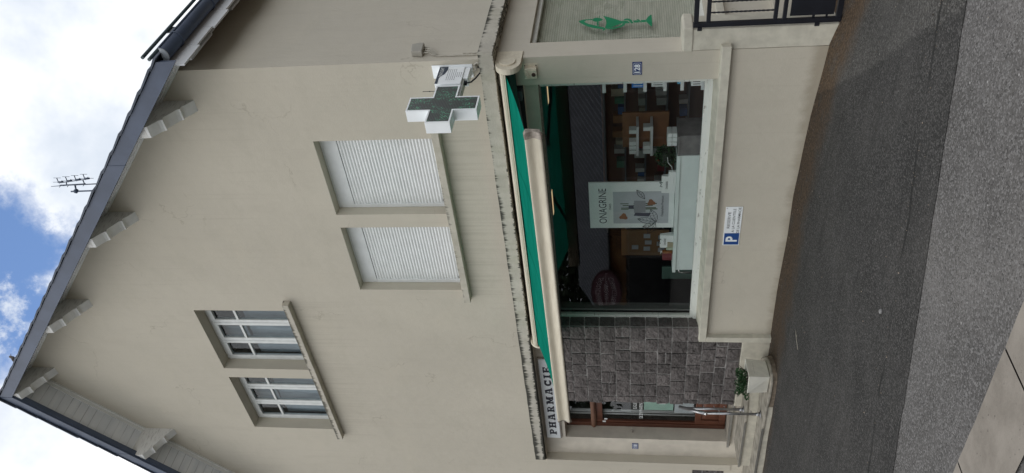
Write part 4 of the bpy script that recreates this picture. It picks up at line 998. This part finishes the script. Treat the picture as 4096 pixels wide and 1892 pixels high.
bd.tube((bxp+.0,by,bz+.0),(bxp+.005,by,bz-.045),.003,5); bd.tube((bxp-.012,by+.01,bz+.0),(bxp-.01,by+.01,bz-.045),.003,5)
tag(bd.build('bird', simple('grey_brown_plumage', (.14,.12,.11), .8, var=.3, scale=60)), 'small grey brown bird perched on the tiled roof edge near the gable top', 'bird')

# ------------------------------------------------------------------ pharmacy emblem stuck on the side window (y, z outlines)
LOGO = {
'head_body': [(0.959,2.455),(0.973,2.441),(0.994,2.4),(0.999,2.348),(0.997,2.303),(0.972,2.302),(0.973,2.336),(0.967,2.373),(0.946,2.389),(0.919,2.379),(0.879,2.336),(0.85,2.284),(0.831,2.253),(0.804,2.216),(0.787,2.171),(0.771,2.157),(0.729,2.145),(0.699,2.181),(0.741,2.174),(0.758,2.222),(0.775,2.281),(0.821,2.349),(0.873,2.399),(0.921,2.439)] ,
'apple': [(0.976,2.304),(1.011,2.288),(1.027,2.259),(1.017,2.221),(0.994,2.194),(0.97,2.179),(0.946,2.197),(0.933,2.226),(0.925,2.256),(0.942,2.286)] ,
'link': [(0.926,2.246),(0.93,2.229),(0.88,2.227),(0.823,2.227),(0.83,2.243)] ,
'tongue': [(1.024,2.228),(1.05,2.224),(1.066,2.218),(1.075,2.213),(1.031,2.218)] ,
'cup': [(1.081,2.2),(1.066,2.181),(1.028,2.124),(0.977,2.049),(0.948,2.015),(0.916,1.975),(0.887,1.96),(0.856,1.967),(0.835,2.0),(0.807,2.036),(0.783,2.069),(0.769,2.087),(0.751,2.149),(0.79,2.152),(0.849,2.141),(0.904,2.14),(0.953,2.145),(1.011,2.161),(1.054,2.177)] ,
'tail': [(0.766,2.087),(0.769,2.047),(0.795,1.992),(0.832,1.963),(0.855,1.96),(0.855,1.927),(0.813,1.938),(0.771,1.974),(0.747,2.025),(0.731,2.072),(0.734,2.138),(0.75,2.14)] ,
'stem': [(0.914,1.974),(0.915,1.905),(0.88,1.886),(0.857,1.875),(0.854,1.916),(0.858,1.96),(0.887,1.963)] ,
'coil': [(0.926,1.954),(0.961,1.938),(0.972,1.912),(0.96,1.882),(0.929,1.86),(0.892,1.85),(0.847,1.837),(0.846,1.865),(0.878,1.872),(0.914,1.89),(0.928,1.905)] ,
'stem2': [(0.912,1.844),(0.916,1.809),(0.91,1.789),(0.865,1.771),(0.859,1.792),(0.863,1.832)] ,
'coil2': [(0.932,1.805),(0.941,1.791),(0.925,1.772),(0.883,1.758),(0.858,1.744),(0.86,1.766),(0.894,1.78),(0.919,1.795)] ,
'stem3': [(0.915,1.76),(0.918,1.701),(0.862,1.699),(0.863,1.748)] ,
'foot': [(0.918,1.699),(0.976,1.68),(1.018,1.657),(1.039,1.635),(0.935,1.633),(0.824,1.632),(0.746,1.638),(0.783,1.659),(0.837,1.683),(0.87,1.697)] ,
}
EM = thing('window_emblem', 'green cup and snake emblem stuck on the side window glass', 'window sticker', (-.0735, .7, 1.62))
gm = tint('emblem_green', (.008,.24,.105))
for i, (k, pts) in enumerate(LOGO.items()):
    mb = MB(); xx = -.0738 + .0002*i
    mb.poly([(xx, p[0], p[1]) for p in pts]); 
    o = mb.build('emblem_' + {'head_body':'snake_head','apple':'apple_shape','link':'bar','tongue':'tongue','cup':'cup','tail':'snake_tail','stem':'stem','coil':'coil','stem2':'stem','coil2':'coil','stem3':'stem','foot':'foot'}[k], gm, EM)
    bm = bmesh.new(); bm.from_mesh(o.data); bmesh.ops.triangulate(bm, faces=bm.faces, ngon_method='EAR_CLIP'); bm.to_mesh(o.data); bm.free()

# ------------------------------------------------------------------ things in the shop window
SG = 'goods on the display shelves'
def item(name, label, cat, boxes, mat, group=None, bevel=.003):
    mb = MB()
    for b in boxes: mb.box(*b)
    return tag(mb.build(name, mat, bevel=bevel), label, cat, group)
DS = thing('display_counter', 'pale grey green display counter standing inside the shop window', 'counter', (-2.55, .6, .45))
mb = MB(); mb.box(-3.515,-1.588,.40,.85,1.286,1.330); mb.build('counter_top', M['display'], DS, bevel=.004)
mb = MB(); mb.box(-3.49,-1.60,.425,.83,.46,1.2855); mb.build('counter_body', M['display'], DS, bevel=.003)
item('veneer_box', 'grey wood box standing beside the pale display counter', 'box', [(-1.585,-1.31,.42,.8,.45,1.30), (-1.585,-1.31,.40,.82,1.3005,1.325)], M['grey_box'])
PO = thing('poster', 'tall white cosmetics poster with a jar and leaves in the shop window', 'poster', (-2.42, .5, 1.332))
mb = MB(); mb.box(-2.793,-2.042,.495,.515,1.333,2.404); board = mb.build('poster_board', M['paper'], PO, bevel=.001)
pf = lambda x, z: (lambda uu, vv, ww: (x+uu, .4946-ww, z+vv))
mb = MB(); mb.box(-2.715,-2.19,.4935,.4949,1.40,2.10); mb.build('printed_panel', tint('panel_grey', (.50,.52,.55)), board)
text_mb('ONAGRINE', .575, .098, pf(-2.71,2.185)).build('poster_title', M['ink'], board)
text_mb('PARIS', .095, .028, pf(-2.475,2.125)).build('poster_subtitle', M['ink'], board)
text_mb('Onaphyline Premium', .34, .042, pf(-2.60,1.455), .003).build('poster_text', M['ink'], board)
mb = MB(); mb.box(-2.575,-2.30,.4942,.4947,1.420,1.428); mb.build('printed_rule', M['ink'], board)
J1 = lambda pts, y: [(a, y, b) for a, b in pts]
mb = MB()
for x_, a, b in ((-2.385,2.01,1.55),(-2.415,1.98,1.60),(-2.455,2.0,1.56),(-2.475,2.0,1.54)): mb.poly(J1([(x_-.008,b),(x_+.008,b),(x_+.006,a),(x_-.006,a)], .4928))
mb.build('printed_stalks', tint('stalk_green', (.06,.10,.035)), board)
mb = MB(); mb.poly(J1([(-2.53,1.69),(-2.34,1.69),(-2.335,1.835),(-2.54,1.835)], .4918)); mb.build('printed_jar', tint('jar_silver', (.30,.31,.33)), board)
mb = MB(); mb.poly(J1([(-2.555,1.84),(-2.47,1.84),(-2.47,1.905),(-2.55,1.905)], .4916)); mb.poly(J1([(-2.41,1.84),(-2.335,1.84),(-2.34,1.905),(-2.41,1.905)], .4916)); mb.build('printed_lid', tint('lid_light', (.52,.54,.56)), board)
mb = MB(); mb.poly(J1([(-2.469,1.84),(-2.411,1.84),(-2.411,1.905),(-2.469,1.905)], .4915)); mb.poly(J1([(-2.60,1.65),(-2.54,1.62),(-2.535,1.82),(-2.585,1.84)], .4915)); mb.build('printed_shade', tint('print_slate', (.07,.07,.10)), board)
mb = MB(); blob = lambda cx, cz, r, s: J1([(cx+r*(1+.25*math.sin(3*a+s))*math.cos(a), cz+r*(1+.25*math.sin(3*a+s))*math.sin(a)) for a in [2*math.pi*k/14 for k in range(14)]], .491)
mb.poly(blob(-2.37,1.62,.048,1)); mb.poly(blob(-2.60,1.97,.05,2)); mb.build('printed_petals', tint('petal_brown', (.26,.11,.055)), board)
mb = MB()
def leafline(bx, bz, ang, ln, wd):
    c, s = math.cos(R(ang)), math.sin(R(ang)); pt = lambda q, sd: (bx + c*ln*q - s*sd, .4925, bz + s*ln*q + c*sd)
    for sg in (1, -1): mb.path([pt(q/8, sg*wd*math.sin(math.pi*q/8)) for q in range(9)], .0028, 4)
    mb.path([pt(0,0), pt(1,0)], .002, 4)
    for q in (.25,.45,.65,.8):
        for sg in (1,-1): mb.path([pt(q,0), pt(q+.12, sg*wd*.8*math.sin(math.pi*(q+.1)))], .0016, 4)
for a in ((-2.72,1.56,150,.20,.05),(-2.70,1.56,75,.24,.05),(-2.69,1.55,20,.22,.045),(-2.72,1.58,112,.16,.03),(-2.31,1.70,35,.18,.035)): leafline(*a)
mb.build('printed_leaves', M['ink'], board)
for nm, lb, x0, x1 in (('paper_bag', 'white paper bag with printed name beside the round bush in the window', -2.165,-1.915), ('paper_bag', 'white paper bag with printed name beside the tall poster lower edge', -3.085,-2.875)):
    mb = MB(); mb.loft([[(x0,.42,1.332),(x1,.42,1.332),(x1,.50,1.332),(x0,.50,1.332)],[(x0-.006,.435,1.50),(x1+.006,.435,1.50),(x1+.004,.465,1.50),(x0-.004,.465,1.50)]]); o = tag(mb.build(nm, M['paper']), lb, 'bag', 'paper bags on the display counter')
    text_mb('ONAGRINE', .115, .026, lambda uu, vv, ww: ((x0+x1)/2-.057+uu, .4245-ww, 1.425+vv), .001).build('bag_lettering', M['ink'], o)
    mb = MB(); xm = (x0+x1)/2; mb.path([(xm,.44,1.50),(xm+.03,.435,1.525),(xm+.035,.43,1.485)], .004, 5); mb.path([(xm,.44,1.50),(xm-.025,.435,1.52),(xm-.03,.43,1.49)], .004, 5); mb.build('black_ribbon', M['ink'], o)
mb = MB(); 
rd = random.Random(9); leaves(mb, (-1.69,.56,1.455), .135,.12,.125, 900, .022, rd)
TB = thing('round_bush', 'dark green ball shaped bush standing on the display counter in the window', 'plant', (-1.69,.56,1.332)); mb.build('foliage', M['leaf'], TB)
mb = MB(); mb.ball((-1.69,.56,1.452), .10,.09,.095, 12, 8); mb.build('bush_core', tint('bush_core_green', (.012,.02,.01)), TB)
mb = MB(); mb.path([(-1.62,.43,1.44),(-1.70,.425,1.43),(-1.76,.42,1.385),(-1.95,.415,1.36),(-2.2,.41,1.345),(-2.45,.405,1.338),(-2.75,.40,1.325)], .0035, 6)
tag(mb.build('white_string', M['paper']), 'thin white string lying along the edge of the display counter', 'string')
# shelf rack against the pillar
RK = thing('shelf_rack', 'white shelf rack with six short shelves behind the corner pillar', 'shelf rack', (-.5, .5, .5))
for z_ in (2.167,1.934,1.715,1.496,1.31,1.088):
    mb = MB(); mb.box(-.648,-.34,.345,.62,z_-.012,z_+.012); mb.box(-.650,-.335,.338,.3449,z_-.018,z_+.020); mb.build('shelf', M['white'], RK, bevel=.002)
mb = MB(); mb.box(-.36,-.335,.60,.64,.45,2.6); mb.build('rack_upright', M['white'], RK)
for nm, lb, b, m in (('carton', 'flat white carton on the topmost shelf behind the pillar', (-.52,-.36,.36,.5,2.180,2.29), 'paper'),
    ('carton', 'blue carton on the third shelf behind the pillar', (-.605,-.36,.355,.5,1.728,1.862), None), ('carton', 'white printed carton on the shelf below the blue carton', (-.60,-.36,.355,.5,1.509,1.645), 'paper'),
    ('carton', 'light blue carton on the shelf above the lowest white carton', (-.575,-.36,.355,.5,1.323,1.365), None), ('carton', 'white carton on the lowest shelf behind the pillar', (-.605,-.36,.355,.5,1.101,1.215), 'paper')):
    mat = M[m] if m else (tint('carton_blue', (.03,.20,.62)) if 'light' not in lb else tint('carton_light_blue', (.15,.50,.75)))
    o = item(nm, lb, 'carton', [b], mat, 'cartons on the shelf rack')
    mb = MB(); x0, x1, y0, y1, z0, z1 = b
    for k in range(3): mb.box(x0+.02+.03*k, x0+.028+.035*k, y0-.0012, y0-.0003, z0+.015, z1-.02)
    mb.build('carton_print', M['ink'] if m else M['paper'], o)
BT = thing('pump_bottle', 'white pump bottle with a pink label on the second shelf behind the pillar', 'bottle', (-.54,.42,1.947))
mb = MB(); mb.tube((-.54,.42,1.947),(-.54,.42,2.05),.042,14); mb.tube((-.54,.42,2.05),(-.54,.42,2.068),.042,14,.02); mb.build('bottle_body', M['paper'], BT)
mb = MB(); mb.tube((-.54,.42,1.955),(-.54,.42,2.02),.0425,14); mb.build('bottle_label', tint('pink_label', (.65,.14,.13)), BT)
mb = MB(); mb.tube((-.54,.42,2.068),(-.54,.42,2.095),.012,8); mb.tube((-.54,.42,2.09),(-.565,.41,2.088),.006,6); mb.build('pump', M['paper'], BT)
OB = thing('pump_bottle', 'amber pump bottle standing on the far end of the display counter', 'bottle', (-3.185,.46,1.332))
mb = MB(); mb.tube((-3.185,.46,1.332),(-3.185,.46,1.455),.027,12); mb.tube((-3.185,.46,1.455),(-3.185,.46,1.465),.027,12,.012); mb.build('bottle_body', tint('amber', (.25,.09,.025)), OB)
mb = MB(); mb.tube((-3.185,.46,1.465),(-3.185,.46,1.49),.010,8); mb.tube((-3.185,.46,1.488),(-3.215,.45,1.486),.005,6); mb.build('pump', M['paper'], OB)
for nm, lb, b, m in (('small_box', 'small beige box with pale front in front of the paper bag', (-3.06,-2.985,.405,.43,1.332,1.405), tint('box_beige', (.42,.38,.26))), ('small_box', 'narrow pale green box beside the amber bottle', (-3.115,-3.075,.41,.45,1.332,1.418), tint('box_pale_green', (.46,.50,.38))),
    ('small_box', 'dark red box standing near the end of the display counter', (-3.40,-3.28,.52,.6,1.332,1.46), tint('box_red', (.16,.025,.03))), ('small_box', 'white box with dark print between the bag and the bush', (-1.905,-1.83,.405,.45,1.332,1.42), M['paper'])):
    item(nm, lb, 'box', [b], m, 'small boxes on the display counter')
# shelf unit with packs deeper in the shop
SU = thing('wall_shelf', 'brown backed shelf unit with two white shelves deeper in the shop', 'shelf', (-1.9,1.3,1.4))
mb = MB(); mb.box(-2.16,-1.62,1.42,1.45,1.38,1.98); mb.build('back_panel', tint('orange_brown_panel', (.26,.12,.05)), SU)
for z_ in (1.785, 1.605):
    mb = MB(); mb.box(-2.14,-1.68,1.18,1.42,z_-.016,z_+.016); mb.build('shelf', M['white'], SU)
n_ = 0
for z_, spots in ((1.803, (-2.12,-2.05,-1.98,-1.80)), (1.623, (-2.12,-2.05,-1.76))):
    for x_ in spots:
        n_ += 1
        tag(item('white_pack', 'small white pack with black print on the shelf unit deep in the shop', 'pack', [(x_,x_+.055,1.2,1.3,z_,z_+.09)], M['paper']), group='white packs on the shelf unit')
for k in range(6):
    x_ = -1.545 + .062*(k % 3); z_ = 1.327 + .06*(k//3)
    tag(item('white_pack', 'white pack with a black end stacked behind the round bush', 'pack', [(x_,x_+.055,.55,.7,z_,z_+.055)], M['paper']), group='white packs stacked on the veneer box')
for k in range(7):
    z_ = 1.52 + k*.034
    tag(item('stacked_box', 'slim white box in the hanging stack beside the poster', 'box', [(-3.11,-3.03,.95,1.05,z_,z_+.023)], M['paper_grey']), group='slim boxes in a hanging stack')
mb = MB(); mb.box(-2.10,-2.075,1.0,1.03,1.33,1.53); mb.ball((-2.087,1.015,1.535),.02,.02,.02,8,5); tag(mb.build('red_stand', tint('stand_red', (.35,.025,.025))), 'bright red upright stand behind the display counter', 'stand')
item('brown_board', 'orange brown pin board with papers at the far side of the shop', 'board', [(-4.5,-3.98,1.8,1.83,1.30,2.02)], tint('board_brown', (.30,.17,.08)))
for k in range(7):
    x_ = -4.42 + .13*(k % 3) + .03*(k//3); z_ = 1.36 + .2*(k//3) + .02*(k % 2)
    tag(item('pinned_paper', 'small pale paper pinned on the orange brown board', 'paper', [(x_,x_+.08,1.790,1.7985,z_,z_+.10)], M['paper_grey'], bevel=0), group='papers on the pin board')
item('green_panel', 'dark green display panel behind the window at the stone wall', 'panel', [(-3.93,-3.70,.7,.73,.9,1.45)], tint('panel_green', (.06,.11,.09)))
mb = MB(); mb.path([(-3.52,.52,1.24),(-3.60,.5,1.23),(-3.615,.5,1.19),(-3.615,.5,1.05)], .010, 8); mb.path([(-3.52,.62,1.24),(-3.69,.6,1.23),(-3.705,.6,1.19),(-3.705,.6,.9)], .010, 8)
tag(mb.build('chrome_rail', M['chrome']), 'bent chrome tube at the end of the display counter', 'rail')
for lb, x0, x1, y0, y1 in (('warm ceiling lamp nearest the stone wall inside the shop', -3.40,-3.02,.40,.45), ('warm ceiling lamp above the poster inside the shop', -3.05,-2.65,1.08,1.15), ('warm ceiling lamp behind the corner pillar inside the shop', -1.54,-1.26,1.57,1.64)):
    L_ = thing('ceiling_lamp', lb, 'lamp', ((x0+x1)/2,(y0+y1)/2,2.93), 'lamps on the shop ceiling')
    mb = MB(); mb.box(x0-.02,x1+.02,y0-.02,y1+.02,2.952,2.979); mb.build('lamp_housing', M['grey_box'], L_)
    mb = MB(); mb.box(x0,x1,y0,y1,2.945,2.9515); mb.build('lamp_diffuser', M['lamp'], L_)

# ------------------------------------------------------------------ butcher's shop across the street (seen mirrored in the window)
BU = thing('butcher_shop', 'low shop with long tiled roof and orange fascia across the street', 'building', (-18, -23, -1))
t = NT('ribbed_roof'); x = t.xyz()
wv = t.math('FRACT', t.math('MULTIPLY', t.math('ADD', x[0], t.math('MULTIPLY', x[1], .30)), 2.6)); 
cc = t.mix(t.ramp(t.math('ABSOLUTE', t.math('SUBTRACT', wv, .5)), .30, .42), (.07,.08,.10), (.34,.36,.42))
M['ribroof'] = t.done(t.princ(cc, .6))
mb = MB(); mb.loft([[(-27,-19.9,2.86),(-27,-23.2,4.62),(-27,-26.5,2.86)],[(-8,-19.9,2.92),(-8,-23.2,4.70),(-8,-26.5,2.9)]]); mb.build('roof', M['ribroof'], BU)
mb = MB(); mb.box(-26.6,-8.4,-26.2,-20.35,-1.2,2.84); mb.build('wall', tint('grey_brown_wall', (.10,.09,.085)), BU)
mb = MB(); mb.box(-26.4,-19.4,-20.348,-20.15,2.05,2.98); fa = mb.build('shop_fascia', tint('fascia_orange', (.42,.20,.07)), BU)
text_mb('Salaisons', 1.9, .42, lambda uu, vv, ww: (-19.6-uu, -20.148+ww, 2.25+vv), .01, .02).build('fascia_lettering', tint('fascia_brown', (.16,.06,.03)), fa)
mb = MB(); mb.path([(-27,-19.85,2.84),(-8,-19.85,2.88)], .07, 8); mb.build('gutter', tint('gutter_dark', (.10,.10,.11)), BU)
for k in range(7):
    mb = MB(); x_ = -25.6 + k*.95; mb.box(x_-.05,x_+.05,-20.14,-20.0,1.94,2.06); mb.ball((x_,-19.95,1.98),.07,.09,.10,8,5); mb.build('awning_bracket', M['armgrey'], BU)
for x0, x1, z0, z1 in ((-25.8,-22.2,-.2,1.9),(-21.9,-19.8,-.8,1.9),(-17.4,-15.4,.5,2.1),(-13.0,-11.2,.4,2.1)):
    mb = MB(); mb.box(x0,x1,-20.35,-20.33,z0,z1); wn_ = mb.build('window', tint('dark_window', (.02,.02,.024), .15), BU)
    mb = MB(); mb.box(x0-.08,x0,-20.36,-20.28,z0-.08,z1+.08); mb.box(x1,x1+.08,-20.36,-20.28,z0-.08,z1+.08); mb.box(x0,x1,-20.36,-20.28,z1,z1+.08); mb.build('frame', tint('window_frame_grey', (.30,.29,.28)), wn_)
OS = thing('oval_sign', 'oval plum coloured butcher sign hanging on the shop across the street', 'sign', (-23.9, -20.0, 2.25))
for x_ in (-23.3,-24.5):
    mb = MB(); mb.box(x_-.03,x_+.03,-20.14,-19.73,2.95,3.01); mb.build('sign_arm', M['armgrey'], OS)
el = lambda rx, rz: [(-23.9+rx*math.cos(a), 3.01+rz*math.sin(a)) for a in [2*math.pi*k/40 for k in range(40)]]
mb = MB(); mb.py(el(1.44,.755), -19.72, -19.64); mb.build('sign_edge', tint('plum_edge', (.10,.035,.045)), OS)
mb = MB(); mb.py(el(1.36,.69), -19.6395, -19.62); fc = mb.build('sign_face', tint('plum_face', (.20,.075,.10)), OS)
def arc_text(body, zc, bend, wd, ht, name):
    def pl_(uu, vv, ww):
        k = (uu/wd - .5)*2; return (-23.9 - (uu - wd/2), -19.618+ww, zc + vv + bend*k*k)
    text_mb(body, wd, ht, pl_, .004, .01).build(name, tint('sign_pink_white', (.85,.74,.76)), fc)
arc_text('BOUCHERIE', 3.30, -.20, 1.95, .25, 'sign_lettering'); arc_text('BERTRAND', 2.93, 0, 1.05, .17, 'sign_lettering'); arc_text('CHARCUTERIE', 2.50, .20, 2.05, .25, 'sign_lettering')
mb = MB(); mb.box(-23.35,-22.55,-19.6195,-19.612,3.0,3.03); mb.box(-25.25,-24.45,-19.6195,-19.612,3.0,3.03); mb.build('sign_line', tint('sign_pink_white', (.85,.74,.76)), fc)

# trees across the street and along the side street
def crown_mesh(seed, h, r, n, size):
    rd = random.Random(seed); mb = MB()
    for k in range(26):
        a = rd.uniform(0, 6.28); q = rd.random()**.5; zc = rd.uniform(.22, 1.0); rr = r*(1-.55*abs(zc-.5)*1.4)
        leaves(mb, (rr*q*math.cos(a), rr*q*math.sin(a), h*(.25+.75*zc)), r*.42, r*.42, h*.13, n//26, size, rd)
    return mb
def make_tree(label, loc, h, r, seed):
    tr_ = thing('tree', label, 'tree', (0,0,0), 'trees beyond the street')
    mb = MB(); mb.path([(0,0,0),(.1,.05,h*.35),(0,.1,h*.8)], [.28,.2,.07], 8)
    for k in range(6):
        a = k*1.05; mb.path([(.05,.05,h*(.35+.07*k)),(r*.4*math.cos(a),r*.4*math.sin(a),h*(.5+.07*k)),(r*.75*math.cos(a),r*.75*math.sin(a),h*(.58+.07*k))], [.09,.05,.02], 6)
    mb.build('trunk', M['bark'], tr_)
    crown_mesh(seed, h, r, 3600, .34).build('crown', M['tree_leaf'], tr_)
    tr_.location = loc; return tr_
def copy_tree(src, label, loc, rz, s):
    c = src.copy(); COL.objects.link(c); c.location = loc; c.rotation_euler = (0,0,rz); c.scale = (s,s,s); c['label'] = label
    for ch in src.children:
        d = ch.copy(); COL.objects.link(d); d.parent = c
    return c
t0 = make_tree('broad tree behind the butcher shop ridge at its chimney end', (-14,-31,-1), 9.5, 3.6, 3)
SP = [('broad tree behind the butcher shop next to the gable',-20.5,-31.5,1.1),('broad tree behind the oval butcher sign',-26.5,-31,1.15),('large tree past the end of the butcher shop',-32.5,-29,1.15),('tree behind the blank end of the butcher shop wall',-8,-31,1.05),('tree farthest along the row past the oval sign',-39,-27,1.2),
      ('tree standing along the side street near the gate',9.5,15,.95),('tree farther up the side street beyond the gate',13.5,21.5,1.2),('small tree at the bend of the side street',6.2,24.5,1.0)]
for i, (lb, x_, y_, s) in enumerate(SP): copy_tree(t0, lb, (x_, y_, -1), 1.3*i, s)

# shelves of stock deeper in the shop
GO = thing('stock_shelving', 'long dark shelving unit with rows of packs at the back of the shop', 'shelf', (-2.6, 2.6, .4))
mb = MB(); mb.box(-4.6,-.6,2.75,2.8,.4,2.3); mb.build('back_panel', tint('shelving_brown', (.17,.085,.05)), GO)
for z_ in (.75,1.05,1.35,1.65,1.95,2.25):
    mb = MB(); mb.box(-4.6,-.6,2.45,2.75,z_-.012,z_+.012); mb.build('shelf', tint('shelf_grey', (.20,.20,.20)), GO)
rd = random.Random(21); pal = [('pale', (.55,.55,.52)), ('amber', (.35,.16,.05)), ('green', (.06,.20,.12)), ('red', (.28,.04,.04)), ('blue', (.05,.12,.30)), ('cream', (.50,.44,.32))]
for z_ in (1.05,1.35,1.65,1.95):
    x_ = -4.5
    while x_ < -.8:
        w_ = rd.uniform(.06,.14); nm, c_ = rd.choice(pal + pal[:1]*2); h_ = rd.uniform(.09,.2)
        if rd.random() < .8:
            tag(item('stock_pack', nm + ' pack in the rows on the long dark shelving at the back', 'pack', [(x_,x_+w_,2.47,2.6,z_+.013,z_+h_)], tint('stock_' + nm, c_), bevel=0), group=nm + ' packs on the back shelving')
        x_ += w_ + rd.uniform(.01,.09)

# loose grit and leaf bits swept against the wall and into the cracks
rd = random.Random(33); mb = MB(); cols_g = []
for k in range(900):
    x_ = rd.uniform(-7.5, 2.6); w_ = rd.random()
    if w_ < .55: y_ = -.02 - abs(rd.gauss(0, .12)) - (.75 if x_ < -4.2 else .0)
    elif w_ < .7: y_ = -3.15 + .285*x_ + rd.gauss(0, .05)
    else: y_ = rd.uniform(-3.4, -.1) + .2*x_*0
    if y_ < yb(x_) - .4 or -4.8 < x_ < -4.2 and y_ > -.8: continue
    r_ = rd.choice((.003,.004,.004,.005,.007)) * (1.4 if w_ > .97 else 1); z_ = gz(x_, y_) + .004
    a = rd.uniform(0, 6.28)
    pts = [(x_ + r_*rd.uniform(.7,1.3)*math.cos(a+q*1.57), y_ + r_*rd.uniform(.7,1.3)*math.sin(a+q*1.57), z_ + .001) for q in range(4)]
    tp = (x_, y_, z_ + r_*rd.uniform(.6,1.2)); n0 = len(mb.v)
    mb.v += pts + [tp]; c_ = rd.choice((.25,.5,.8,1.0,1.6)); cols_g += [c_]*5
    for q in range(4): mb.f.append((n0+q, n0+(q+1) % 4, n0+4)); mb.sm.append(False)
t = NT('mixed_grit'); at = t.n('ShaderNodeAttribute', attribute_name='tone'); m2 = t.n('ShaderNodeMix', data_type='RGBA', blend_type='MULTIPLY'); m2.inputs[0].default_value = 1; m2.inputs[6].default_value = (.17,.14,.11,1); t.l(at.outputs[0], m2.inputs[7]); M['grit'] = t.done(t.princ(m2.outputs[2], .9))
tag(mb.build('gravel', M['grit'], org=(0,0,0), colors=cols_g), 'scattered grit along the wall foot and in the pavement cracks', 'gravel', kind='stuff')
# house on the far side of the side street
NH = thing('neighbour_house', 'pale two storey house on the far side of the side street', 'house', (19, 24, -1.2))
mb = MB(); mb.box(14,24,14,36,-1.4,4.8); mb.build('wall', tint('neighbour_wall', (.33,.31,.27)), NH)
mb = MB(); mb.loft([[(13.5,13.5,4.7),(24.5,13.5,4.7),(19,13.5,8.6)],[(13.5,36.5,4.7),(24.5,36.5,4.7),(19,36.5,8.6)]]); mb.build('roof', M['slate'], NH)
for k in range(4):
    for z_ in (.3, 2.9):
        y_ = 16 + k*5; mb = MB(); mb.box(13.96,13.995,y_,y_+1.2,z_,z_+1.4); wv_ = mb.build('window', tint('dark_window', (.02,.02,.024)), NH)
        mb = MB(); mb.box(13.93,13.959,y_-.1,y_,z_-.1,z_+1.5); mb.box(13.93,13.959,y_+1.2,y_+1.3,z_-.1,z_+1.5); mb.build('frame', M['white_frame'], wv_)
